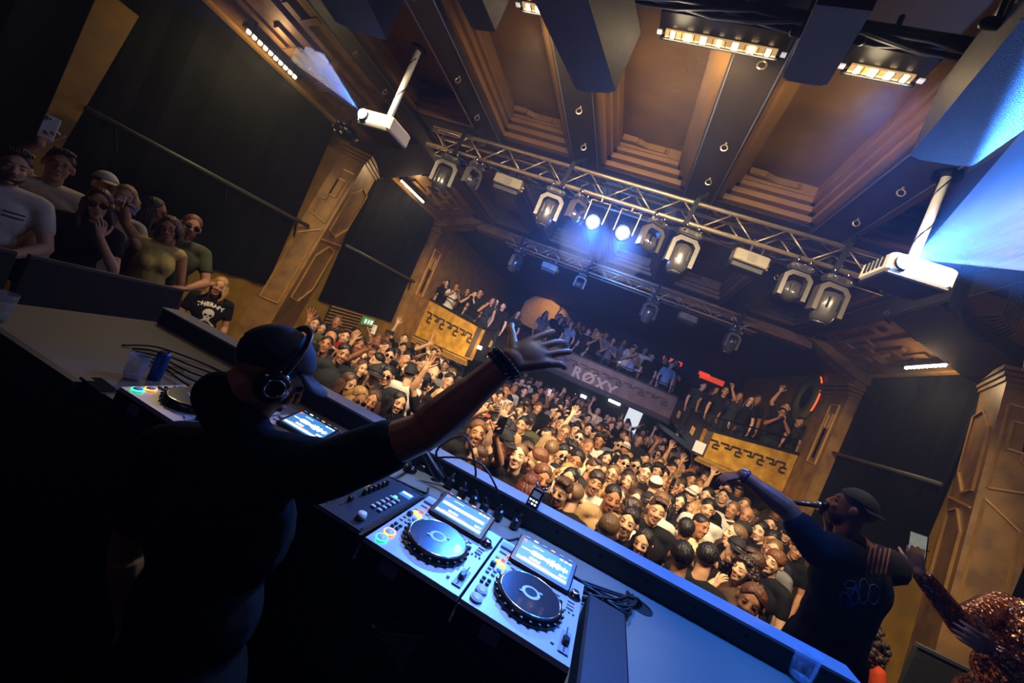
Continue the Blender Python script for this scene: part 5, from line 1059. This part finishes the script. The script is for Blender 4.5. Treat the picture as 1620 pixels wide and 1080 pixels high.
for p in people:
    p['s'] = scale_for(p['hair']); z = 1.62 * p['s']
    w_ = PZ(p['px'], p['py'], z); p['x'], p['y'] = w_.x, w_.y
# fill the rest of the floor, thinning out of sight
hk = list('ssszzbfvlkkyopcxhg'); sk_ = list('kkkkkknngwwtcbNeR')
tries = 0
while len(people) < 292 and tries < 9000:
    tries += 1; y = rc.uniform(4.2, 16.0); x = rc.uniform(-5.1, 3.9) if y < 9 else rc.uniform(-5.2, 3.9)
    if min((x - q['x']) ** 2 + (y - q['y']) ** 2 for q in people) < (.40 if y < 9 else .46) ** 2: continue
    if y > 9.0 and rc.random() < .15: continue
    d = _X * x + _Y * y + _Z * (1.62 - CZ)
    if d.z < .3: continue
    u_, v_ = 810 + F * d.x / d.z, 540 + F * d.y / d.z
    if not (480 < u_ < 1300 and 380 < v_ < 1000): continue
    if v_ > 650 + (u_ - 600) * .62 : continue
    h = rc.choice(hk); people.append(dict(px=u_, py=v_, hair=h, shirt=rc.choice(sk_), pose=rc.choice('ddddddddddupqcbn') , fl='s' if rc.random() < .08 else ('B' if rc.random() < .12 and h not in FEM else ''), x=x, y=y, s=scale_for(h)))
for it in range(14):       # keep neighbours from standing in each other
    for i, a in enumerate(people):
        for b in people[i + 1:]:
            dx, dy = b['x'] - a['x'], b['y'] - a['y']; d = math.hypot(dx, dy)
            if d < .32 and d > 1e-6:
                k = (.32 - d) / d * .5; a['x'] -= dx * k; a['y'] -= dy * k; b['x'] += dx * k; b['y'] += dy * k
    for a in people: a['y'] = max(a['y'], 2.75); a['x'] = min(max(a['x'], XL + .35), XR - .35)
AREA = lambda x, y: ('near booth' if y < 4.3 else 'mid floor' if y < 7.5 else 'under balcony') + (', exit-sign side' if x < -2.2 else ', notice side' if x > 1.4 else ', centre')
def person_label(p, where):
    acc = 'a beard' if 'B' in p['fl'] else 'sunglasses' if 's' in p['fl'] else 'glasses' if 'g' in p['fl'] else ''
    return 'person with ' + HC3[p['hair']][2] + (', ' + acc if acc else '') + ', ' + SC[p['shirt']] + ' top' + PTXT[p['pose']] + (', back turned' if 'T' in p['fl'] else '') + ', ' + where
def put_person(p, x, y, z, label, group, look=(-.45, 1.0)):
    fem = p['hair'] in FEM; k = p['pose']; key = {'f': 'ft', 'q': 'qf' if fem else 'qm', 'b': 'bm', 'n': 'nm'}.get(k, k + ('f' if fem else 'm'))
    if key not in POSES: key = 'd' + ('f' if fem else 'm')
    M_ = POSES[key]; dx, dy = look[0] - x, look[1] - y; yaw = math.atan2(dx, -dy) + rc.gauss(0, .22)
    if 'T' in p['fl']: yaw += math.pi
    if 'L' in p['fl']: yaw -= 1.15
    if 'R' in p['fl']: yaw += 1.15
    hn, hc, _ = HC3[p['hair']]; acc = [a for a, f in (('shades', 's'), ('specs', 'g'), ('beard', 'B')) if f in p['fl']]
    sk = 5 if 'D' in p['fl'] else rc.choice((0, 0, 1, 1, 2, 3, 4))
    t = assemble('person', label, 'person', group, (x, y, z), yaw, p['s'], M_, M_['H'], sk, hn, hc, SC[p['shirt']], acc, 'white' if p['hair'] == 'w' else 'black')
    t.rotation_euler = (rc.gauss(0, .05), rc.gauss(0, .06), yaw); return t, M_, yaw
crowd = []
n_phone = 0
for p in people:
    t, M_, yaw = put_person(p, p['x'], p['y'], 0, person_label(p, AREA(p['x'], p['y'])), 'crowd on the dance floor'); crowd.append(t)
    if p['pose'] in 'qp':
        bpy.context.view_layer.update()
        fem = p['hair'] in FEM
        loc = V((.0, -.43, 1.60)) if p['pose'] == 'p' else V((.12 if not fem else -.12, -.47, 1.84))
        n_phone += 1; lab = 'phone of person with %s, %s top, %s' % (HC3[p['hair']][2], SC[p['shirt']], AREA(p['x'], p['y']))
        base = Matrix.LocRotScale(t.location, t.rotation_euler, t.scale)
        smartphone(base @ Matrix.Translation(loc) @ Matrix.Rotation(math.pi / 2, 4, 'X') @ Matrix.Rotation(math.pi / 2 if n_phone % 3 == 0 else 0, 4, 'Z'), lab, 'phones raised in the crowd', mat('phone_lit', 'aab6c4', .3, emit=.5), m_white if n_phone % 2 else m_deckblk, n_phone % 7 == 3)
# hand fans
def hand_fan(c, r_, col, label, up, nrm, n=18):
    t = thing('hand_fan', label, 'fan', c); u = V(up).normalized(); nn = V(nrm).normalized(); s = u.cross(nn)
    for k in range(n):
        a0 = -1.35 + 2.7 * k / n; a1 = -1.35 + 2.7 * (k + 1) / n
        def q(a, r, o): return (u * math.cos(a) + s * math.sin(a)) * r + nn * o
        am = (a0 + a1) / 2; vs = [q(a0, r_ * .25, 0), q(a0, r_, 0), q(am, r_, .012), q(am, r_ * .25, .006), q(a1, r_ * .25, 0), q(a1, r_, 0)]; vs += [v + nn * .0015 for v in vs]
        MB().add(vs, [(0, 1, 2, 3), (3, 2, 5, 4), (9, 8, 7, 6), (10, 11, 8, 9), (0, 6, 7, 1), (4, 5, 11, 10), (1, 7, 8, 2), (2, 8, 11, 5)]).build('pleat', col, t)
        MB().tube([q(am, 0, .004), q(am, r_ * .96, .010)], .0018, 4).build('rib', m_deckblk if col is not MATS.get('fan_white') else m_white, t)
    return t
for idx, r_, col, lab in ((2, .17, mat('fan_red', 'a8302c', .7), 'red pleated hand fan held up in the crowd'), ([i for i, q in enumerate(people) if q['px'] == 480 + 545 / 5.4][0], .17, mat('fan_white', 'cfc8ba', .7), 'white pleated hand fan near the booth ledge'), ([i for i, q in enumerate(people) if q['px'] == 480 + 770 / 5.4][0], .19, mat('fan_black', '1d1a1a', .7), 'sheer black hand fan near the booth ledge')):
    t = crowd[idx]; B = Matrix.LocRotScale(t.location, t.rotation_euler, t.scale); hand_fan(B @ V((.02, -.34, 1.42)), r_, col, lab, (.35, 0, 1), V((-t.location.x, -t.location.y, .3)))
# ------------------------------------------------------------------ balcony spectators
def row(pts, z, group, where):
    for px, py, y, h, s_, po, fl in pts:
        w_ = PY(px, py, y); p = dict(px=px, py=py, hair=h, shirt=s_, pose=po, fl=fl, s=max(.9, min(1.1, (w_.z - z) / 1.62)))
        put_person(p, min(max(w_.x, XL + .45), XR - .45), y, z, person_label(p, where), group, (w_.x * .5, 0))
row([(693, 452, 10.75, 'k', 'k', 'd', ''), (722, 455, 10.6, 'l', 'w', 'p', ''), (735, 468, 10.7, 'l', 'k', 'd', ''), (747, 465, 10.55, 's', 'n', 'p', ''), (760, 464, 10.5, 's', 'k', 'd', 'g'), (771, 478, 10.35, 'o', 'n', 'f', ''), (709, 455, 10.9, 's', 'k', 'd', ''), (783, 478, 10.6, 'k', 'g', 'd', ''), (799, 489, 10.7, 's', 'k', 'd', ''), (815, 495, 11.6, 'l', 'n', 'd', '')], CZ - .62, 'spectators on the golden balcony wing', 'golden wing over exit sign')
row([(1146, 625, 10.7, 'g', 'k', 'q', 'g'), (1158, 640, 10.6, 'l', 'n', 'd', ''), (1184, 636, 10.5, 'l', 'k', 'd', 'g'), (1232, 641, 10.5, 's', 'k', 'u', ''), (1236, 658, 10.35, 's', 'k', 'p', 'Bg'), (1251, 670, 10.7, 's', 'n', 'd', ''), (1125, 615, 11.3, 'k', 'k', 'd', ''), (1110, 612, 11.6, 's', 'n', 'd', ''), (1196, 632, 11.0, 'b', 'k', 'd', '')], CZ - .50, 'spectators on the notice balcony wing', 'balcony wing by ring ornament')
pts = []
for k in range(30):
    y = (13.95, 14.6, 15.3)[k % 3]; x = -3.05 + 4.75 * (k + .5) / 30; zh = CZ - .22 + 1.62 + .22 * (k % 3)
    d = _X * x + _Y * y + _Z * (zh - CZ); pts.append((810 + F * d.x / d.z, 540 + F * d.y / d.z, y, rc.choice('ssskklyobf'), rc.choice('kkknngwP'), rc.choice('dddddpuc'), ''))
row(pts, CZ - .22, 'spectators on the centre balcony', 'balcony above cream letters')
# ------------------------------------------------------------------ people on stage
from mathutils.bvhtree import BVHTree
def head_matrix(c, f, up=(0, 0, 1)):
    f = V(f).normalized(); up = V(up); z = (up - f * up.dot(f)).normalized(); y = -f; x = y.cross(z); return Matrix(((x.x, y.x, z.x, c.x), (x.y, y.y, z.y, c.y), (x.z, y.z, z.z, c.z), (0, 0, 0, 1)))
def project_mesh(me, M_, bvh, d, off=.004):
    # lay flat artwork (xy in M_) onto a garment along direction d
    for v in me.vertices:
        p = M_ @ V((v.co.x, v.co.y, 0)); hit = bvh.ray_cast(p - d * .4, d)[0]
        q = (hit if hit is not None else p) - d * (off + max(v.co.z, 0)); v.co = q
    return me
def bvh_of(mb): return BVHTree.FromPolygons([V(v) for v in mb.v], mb.f)
def sub_grid(me, n=0): return me
def local(J, base):
    out = {}
    for k, v in J.items():
        if k == 'H': out[k] = Matrix.Translation(-base) @ v
        elif k.startswith('arm'): out[k] = (v[0] - base, v[1] - base) + tuple(v[2:])
        elif k.startswith('leg'): out[k] = tuple(a - base for a in v)
        elif isinstance(v, Vector): out[k] = v - base
        else: out[k] = v
    return out
def legs(J, floor, spread=.11, fwd=V((0, -1, 0))):
    T = tframe(J); lat = T @ V((1, 0, 0)); lat.z = 0; lat.normalize()
    for s, k in (('L', 1), ('R', -1)):
        h = J['pelvis'] + lat * k * .085 - V((0, 0, .03)); a = V((h.x, h.y, floor + .10)) + lat * k * (spread - .085); J['leg' + s] = (h, h.lerp(a, .5) - V((0, .02, 0)), a)
def spine(J, d, L=1.0):
    d = V(d).normalized(); J['chest'] = J['neck'] + d * .185 * L; J['waist'] = J['neck'] + d * .36 * L; J['pelvis'] = J['neck'] + d * .53 * L
# ---- the DJ with the stretched arm
rgt, dwn = R, D
J = dict(H=head_matrix(PD(428, 588, 1.10), (.50, .80, -.38), (.12, .1, 1)), neck=PD(392, 700, 1.09), shR=PD(508, 748, 1.02), shL=PD(262, 712, 1.16))
wr_ = PD(803, 573, 1.04); J['armR'] = (PD(672, 682, 1.0), wr_, (PD(895, 543, 1.16) - wr_).normalized(), (FW * .8 + D * .45), (.10, .16, .10, .28), .05, .95); J['hs'] = 1.38
J['armL'] = (PD(205, 868, 1.24), PD(205, 985, 1.32), V((.1, .3, -1)), V((1, 0, 0)), .4); spine(J, PD(272, 1075, .98) - J['neck'], 1.08)
base = V((J['pelvis'].x, J['pelvis'].y, STAGE)); legs(J, STAGE); J = local(J, base)
ms = dict(body=make_body(J, .0042, False, 1.02, 1.22, hero=True, smooth=5).mesh('body', True)); sm = make_shirt(J, .62, .022, False, 1.08, .010, 1.16, .08, .064); ms['shirt'] = sm.mesh('shirt', True); ms['trousers'] = make_trousers(J).mesh('trousers', True)
m_djtee = mat('dj_tee', '08090b', .9, bump=.5, bscale=7, spec=.15)
dj = assemble('person', 'DJ in black tee and cap with one bare arm stretched over the decks', 'person', None, base, 0, 1, ms, J['H'], 3, 'cap_f', 'black', 'black', (), 'blue', shirtmat=m_djtee)
for o in dj.children:
    if o.name.startswith('cap'): setm(o, [mat('cap_blue_lit', '0c1526', .75)])  # black cap; the blue light on it is put into the colour
# headphones on the DJ's head
hp = MB().tube([(-.105 * math.cos(a), .01, .02 + .125 * math.sin(a)) for a in [k * math.pi / 12 for k in range(13)]], .012, 8, flat=.5).build('headphones', m_deckblk, dj, True); hp.matrix_local = J['H']
for s in (-1, 1):
    MB().lathe([(.0, .0), (.038, .0), (.044, .012), (.040, .034), (.02, .038), (.0, .038)], 20, Matrix.Translation((s * .082, .008, -.005)) @ Matrix.Rotation(s * math.pi / 2, 4, 'Y')).build('ear_cup', mat('ear_cup_gloss', '101216', .2, coat=.8), hp, True)
    MB().lathe([(.020, .0385), (.020, .041), (.026, .041), (.026, .0385)], 18, Matrix.Translation((s * .082, .008, -.005)) @ Matrix.Rotation(s * math.pi / 2, 4, 'Y'), cap=False).build('cup_ring', m_chrome, hp, True)
u = (J['armR'][1] - J['armR'][0]).normalized(); _, a_, b_ = basis(u); br = MB()
for row_ in (0, .016):
    for k in range(20):
        an = k * math.pi / 10; br.sph(J['armR'][1] - u * (.004 + row_) + (a_ * math.cos(an) + b_ * math.sin(an)) * .0425, .0085, 7, 5)
br.build('bead_bracelet', m_deckblk, dj, True)
nail = MB()
# ---- the tall performer with the microphone
f2 = V((-.86, .42, .10))
J = dict(H=head_matrix(PD(1346, 806, 2.3), f2, (.15, -.05, 1)), neck=PD(1366, 868, 2.3) , shL=PD(1296, 872, 2.18), shR=PD(1412, 900, 2.44))
w2 = PD(1176, 752, 2.40); J['armL'] = (PD(1246, 806, 2.27), w2, (PD(1110, 758, 2.46) - w2).normalized(), (D * .9 + FW * .2), .45)
w3 = PD(1314, 818, 2.42); J['armR'] = (PD(1330, 910, 2.6), w3, (-R * .5 - D * .6).normalized(), (-FW * .6 - R * .3), 1.0); spine(J, PD(1268, 1120, 2.3) - J['neck'], 1.15)
base = V((J['pelvis'].x, J['pelvis'].y, STAGE)); legs(J, STAGE); J = local(J, base)
sm = make_shirt(J, .6, .035, False, 1.32, .013, 1.35, .16)
ms = dict(body=make_body(J, .0065, False, 1.25, 1.32, hero=True, smooth=4).mesh('body', True), shirt=sm.mesh('shirt', True), trousers=make_trousers(J).mesh('trousers', True))
mc = assemble('person', 'tall performer in black printed tee and backward cap speaking into a microphone', 'person', None, base, 0, 1, ms, J['H'], 5, 'cap_b', 'black', 'black', ('beard',), 'black', shirtmat=mat('mc_tee', '0b0c10', .9, bump=.5, bscale=7, spec=.2))
bv = bvh_of(sm)
def on_shirt(px, py):
    d = ray(px, py).normalized(); h = bv.ray_cast(V((0, 0, CZ)) - base, d)[0]; return (h - d * .004) if h is not None else None
def print_line(pts, m_, w_=.004, nm='back_print'):
    q = [on_shirt(*p) for p in pts]; q = [p for p in q if p is not None]
    if len(q) > 2: MB().tube(q, w_, 5).build(nm, m_, mc, True)
m_pr1 = mat('print_blue', '2f5f9c', .7); m_pr2 = mat('print_violet', '4a3f78', .7); m_pr3 = mat('print_rust', '5a2c1c', .7)
def loop(cx, cy, rx, ry, n=14, ph=0, wob=.15): return [(cx + rx * math.cos(2 * math.pi * k / n + ph) * (1 + wob * math.sin(3 * k)), cy + ry * math.sin(2 * math.pi * k / n + ph)) for k in range(n + 1)]
for c_, m_ in (((1345, 925, 9, 7), m_pr1), ((1336, 948, 7, 12), m_pr1), ((1352, 944, 6, 13), m_pr1), ((1366, 935, 8, 20), m_pr2), ((1382, 940, 9, 16), m_pr2), ((1360, 962, 16, 7), m_pr2), ((1345, 936, 4, 6), m_pr1)): print_line(loop(*c_), m_)
for x in (1372, 1380, 1388, 1396, 1403): print_line([(x + 6 - k * 1.2, 862 + k * 6) for k in range(9)], m_pr3, .006)
a, b2 = PD(1251, 794, 2.40), PD(1312, 801, 2.36)
t = thing('microphone', 'silver-blue handheld microphone at the tall performer\'s mouth', 'microphone', a); MB().tube([V((0, 0, 0)), (b2 - a) * .75], [.013, .017], 12).build('handle', mat('mic_handle', '55606e', .25, metal=.8), t, True); MB().sph((b2 - a) * .88, .026, 14, 10).build('grille', m_blackmetal, t, True); MB().tube([(b2 - a) * .70, (b2 - a) * .76], .024, 14).build('collar', m_chrome, t, True)
u = (J['armL'][1] - J['armL'][0]).normalized(); _, a_, b_ = basis(u)
wt = MB().tube([J['armL'][1] - u * .012 + (a_ * math.cos(k * math.pi / 8) + b_ * math.sin(k * math.pi / 8)) * .039 for k in range(16)], .009, 6, closed=True).build('watch', mat('watch_band', '1d2440', .4), mc, True)
MB().bbox(J['armL'][1] - u * .012 - D * .04, (.03, .03, .014), .004).build('watch_face', m_btn, wt)
# ---- woman in the sequinned dress, filming
m_seq = bpy.data.materials.new('sequins'); m_seq.use_nodes = True; nt = m_seq.node_tree; b = nt.nodes['Principled BSDF']; b.inputs['Metallic'].default_value = .85; b.inputs['Roughness'].default_value = .28
vo = nt.nodes.new('ShaderNodeTexVoronoi'); vo.inputs['Scale'].default_value = 130; tcn = nt.nodes.new('ShaderNodeTexCoord'); nt.links.new(tcn.outputs['Object'], vo.inputs['Vector'])
rm = nt.nodes.new('ShaderNodeValToRGB'); rm.color_ramp.elements[0].color = lin('6a2e1c') + (1,); rm.color_ramp.elements[1].color = lin('e0966a') + (1,); nt.links.new(vo.outputs['Color'], rm.inputs[0]); nt.links.new(rm.outputs[0], b.inputs['Base Color'])
g_ = nt.nodes.new('ShaderNodeNewGeometry'); v1 = nt.nodes.new('ShaderNodeVectorMath'); v1.operation = 'SUBTRACT'; v1.inputs[1].default_value = (.5, .5, .5); v2 = nt.nodes.new('ShaderNodeVectorMath'); v2.operation = 'SCALE'; v2.inputs['Scale'].default_value = 1.1; v3 = nt.nodes.new('ShaderNodeVectorMath'); v3.operation = 'ADD'; v4 = nt.nodes.new('ShaderNodeVectorMath'); v4.operation = 'NORMALIZE'
L_ = nt.links; L_.new(vo.outputs['Color'], v1.inputs[0]); L_.new(v1.outputs[0], v2.inputs[0]); L_.new(v2.outputs[0], v3.inputs[0]); L_.new(g_.outputs['Normal'], v3.inputs[1]); L_.new(v3.outputs[0], v4.inputs[0]); L_.new(v4.outputs[0], b.inputs['Normal'])
J = dict(H=head_matrix(PD(1690, 905, 2.06), (-.95, .1, .1)), neck=PD(1655, 965, 2.06), shR=PD(1575, 958, 2.17), shL=PD(1690, 1040, 1.96))
w4 = PD(1455, 905, 2.06); J['armR'] = (PD(1518, 985, 2.03), w4, (PD(1446, 872, 2.09) - w4).normalized(), (R * .9 + FW * .2), (.9, .8, .8, .8), .03, .8)
J['armL'] = (PD(1640, 1085, 1.74), PD(1572, 1030, 1.83), (-R * .8 - D * .5).normalized(), FW, .5); spine(J, PD(1535, 1210, 2.06) - J['neck'], 1.05)
base = V((J['pelvis'].x, J['pelvis'].y, STAGE)); legs(J, STAGE); J = local(J, base)
ms = dict(body=make_body(J, .0055, False, .94, .9, hero=True, smooth=4).mesh('body', True), shirt=make_shirt(J, 1.88, .014, False, 1.0, .010, 1.0, .30).mesh('shirt', True))
wq = assemble('person', 'woman in copper sequinned long-sleeved dress filming with a lit phone', 'person', None, base, 0, 1, ms, J['H'], 1, 'cap_f', 'brown', 'black', (), 'white', shirtmat=m_seq)
for o in wq.children:
    if o.name.startswith('cap'): setm(o, [mat('cap_rose', 'b5705c', .7)])
smartphone(frame_m(PD(1452, 868, 2.09), (-R * .32 + FW * .95), (-D * .97 + R * .2)), 'phone with a glowing screen in the sequinned woman\'s hand', None, mat('phone_video', 'b8c0a8', .3, emit=.35, col2='20281c', vscale=40), m_deckblk)
# ---- woman in orange top below the stage edge
p = PD(1396, 988, 3.1); pz = dict(hair='C', shirt='o', pose='d', fl='T', s=min(1.02, p.z / 1.62)); put_person(pz, p.x, max(p.y, 2.65), 0, 'woman with dark curly mane in an orange top behind the tall performer', None)
# ---- the row of spectators behind the barrier boards
def guest(px, py, x, J, fem, label, look, hair, hcol, shirt, acc=(), capc='black', sk=1, sleeve=.55, floor=STAGE, closed=False, tint=None, prints=None):
    h = PX(px, py, x); s = (h.z - floor) / 1.625; M_ = dict(body=make_body(J, .0085, fem, closed=closed, hero=False).mesh('body', True)); sm = make_shirt(J, sleeve, .016, fem, voxel=.013); M_['shirt'] = sm.mesh('shirt', True); M_['trousers'] = make_trousers(J).mesh('trousers', True)
    yaw = math.atan2(look[0] - h.x, -(look[1] - h.y)); t = assemble('person', label, 'person', 'spectators behind the barrier boards', (h.x, h.y, floor), yaw, s, M_, J['H'], sk, hair, hcol, shirt, acc, capc)
    if prints: prints(t, sm)
    return t, Matrix.LocRotScale(t.location, t.rotation_euler, t.scale)
def stripes(t, sm):
    bv = bvh_of(sm)
    for dz in (0, .028):
        q = []
        for k in range(9):
            h = bv.ray_cast(V((.03 + .012 * k, -1, 1.335 - dz)), V((0, 1, 0)))[0]
            if h is not None: q.append(h - V((0, .003, 0)))
        if len(q) > 2: MB().tube(q, .005, 5).build('chest_stripe', m_relief, t)
def therapy(t, sm):
    bv = bvh_of(sm); m_ink = mat('tee_print', 'd8d2c4', .8)
    def lay(me, c, nm):
        M_ = Matrix.Translation((0, -.5, c)) @ Matrix.Rotation(math.pi / 2, 4, 'X'); obj(nm, project_mesh(me, M_, bv, V((0, 1, 0))), m_ink, t)
    for i, ch in enumerate('THERAPY'):
        me = textmesh(ch, .062, .0, .004); off = (i - 3) * .041
        for v in me.vertices: v.co.x += off; v.co.y += -.010 * (i - 3) ** 2 * .35
        lay(me, 1.385, 'print_letter')
    def patch(poly, c, nm):
        me = MB().prism(poly, 0, 0).mesh(nm); lay(me, c, nm)
    def oval(cx, cy, rx, ry, n=18): return [(cx + rx * math.cos(2 * math.pi * k / n), cy + ry * math.sin(2 * math.pi * k / n)) for k in range(n)]
    def fan(poly, c, nm, m_):
        k = len(poly); cx = sum(p[0] for p in poly) / k; cy_ = sum(p[1] for p in poly) / k; rings = [[(cx + (p[0] - cx) * f, cy_ + (p[1] - cy_) * f, 0) for p in poly] for f in (1, .66, .33)]
        vs = [v for r in rings for v in r] + [(cx, cy_, 0)]; fs = []
        for r in range(2):
            for i in range(k): fs.append((r * k + i, r * k + (i + 1) % k, (r + 1) * k + (i + 1) % k, (r + 1) * k + i))
        for i in range(k): fs.append((2 * k + i, 2 * k + (i + 1) % k, 3 * k))
        me = bpy.data.meshes.new(nm); me.from_pydata(vs, [], fs); M_ = Matrix.Translation((0, -.5, c)) @ Matrix.Rotation(math.pi / 2, 4, 'X'); obj(nm, project_mesh(me, M_, bv, V((0, 1, 0)), .004 if m_ is m_ink else .007), m_, t)
    fan(oval(0, 0, .062, .060), 1.275, 'skull_print', m_ink); fan([(-.034, .0), (.034, .0), (.028, -.05), (-.028, -.05)], 1.225, 'jaw_print', m_ink)
    for s in (-1, 1): fan(oval(s * .026, 0, .017, .013), 1.255, 'eye_socket_print', m_black); fan([(s * .02, 0), (s * .10, -.06), (s * .11, -.045), (s * .03, .015)], 1.175, 'bone_print', m_ink)
    fan([(0, .012), (.008, -.008), (-.008, -.008)], 1.228, 'nose_print', m_black)
    for k in range(5): fan([(-.022 + .011 * k - .001, .01), (-.022 + .011 * k + .001, .01), (-.022 + .011 * k + .001, -.012), (-.022 + .011 * k - .001, -.012)], 1.195, 'tooth_print', m_black)
dj_at = (-.3, .9); cam_at = (0, .1)
guest(22, 262, -3.98, stand('rail', 'rail', False, (4, 6, 0)), False, 'bearded man in white tee with two chest stripes leaning on the barrier', cam_at, 'quiff', 'brown', 'white', ('beard',), sk=1, prints=stripes)
t, B = guest(93, 262, -4.4, stand('down', 'phonehi', False, (0, 0, 0)), False, 'dark-haired man in white tee filming over the bearded man', cam_at, 'quiff', 'black', 'cream', ('specs',), sk=2)
smartphone(B @ Matrix.Translation((-.11, -.47, 1.84)) @ Matrix.Rotation(math.pi / 2, 4, 'X'), 'white three-lens phone held high behind the bearded man', None, None, m_white)
guest(157, 322, -3.96, stand('face', 'rail', True, (-4, 8, -8)), True, 'woman in black with long brown hair and sunglasses leaning on the barrier', cam_at, 'long', 'brown', 'black', ('shades',), sk=1)
guest(160, 292, -4.6, stand('down', 'down', True, (0, 0, 0)), True, 'person in a white cap standing behind the woman in sunglasses', (-1, 3), 'cap_f', 'brown', 'charcoal', (), 'white', sk=1)
t, B = guest(196, 314, -4.36, stand('phone', 'down', True, (0, 0, 0)), True, 'fair-haired woman in white hiding her face behind a phone', cam_at, 'bob', 'blond', 'white', (), sk=1)
smartphone(B @ Matrix.Translation((.02, -.44, 1.60)) @ Matrix.Rotation(math.pi / 2, 4, 'X') @ Matrix.Rotation(1.3, 4, 'Z'), 'pale phone in front of the fair-haired woman\'s face', None, None, mat('phone_pale', '9aa4b4', .3))
guest(236, 330, -4.45, stand('down', 'down', True, (0, 0, 0)), True, 'person with long black hair and shades in profile behind the yellow top', (-1.5, 5), 'long', 'black', 'brown', ('shades',), sk=3)
guest(268, 362, -4.0, stand('down', 'point', True, (-15, 8, -12)), True, 'laughing woman in a pale yellow tank top reaching an arm out', (0, .4), 'bob', 'brown', 'yellow', ('specs',), sk=2, sleeve=0, closed=True)
guest(301, 358, -4.12, stand('rail', 'down', False, (4, 2, 4)), False, 'bearded man in dark green tee with shades beside the yellow top', (0, .6), 'crop', 'ginger', 'olive', ('beard', 'shades'), sk=2)
h = PY(346, 450, 4.0); fl = h.z - 1.625
st_ = MB().box((h.x, h.y + .1, fl / 2), (1.4, 1.2, fl)).build('side_step', m_stage); tag(st_, 'black side step below the stage by the yellow wall', 'step')
t, B = guest(346, 452, h.x, stand('down', 'down', False, (-12, 2, 8)), False, 'long-haired man in black skull tee by the yellow wall', (-.2, 1.2), 'longwave', 'blond', 'black', (), sk=2, floor=fl, prints=therapy)
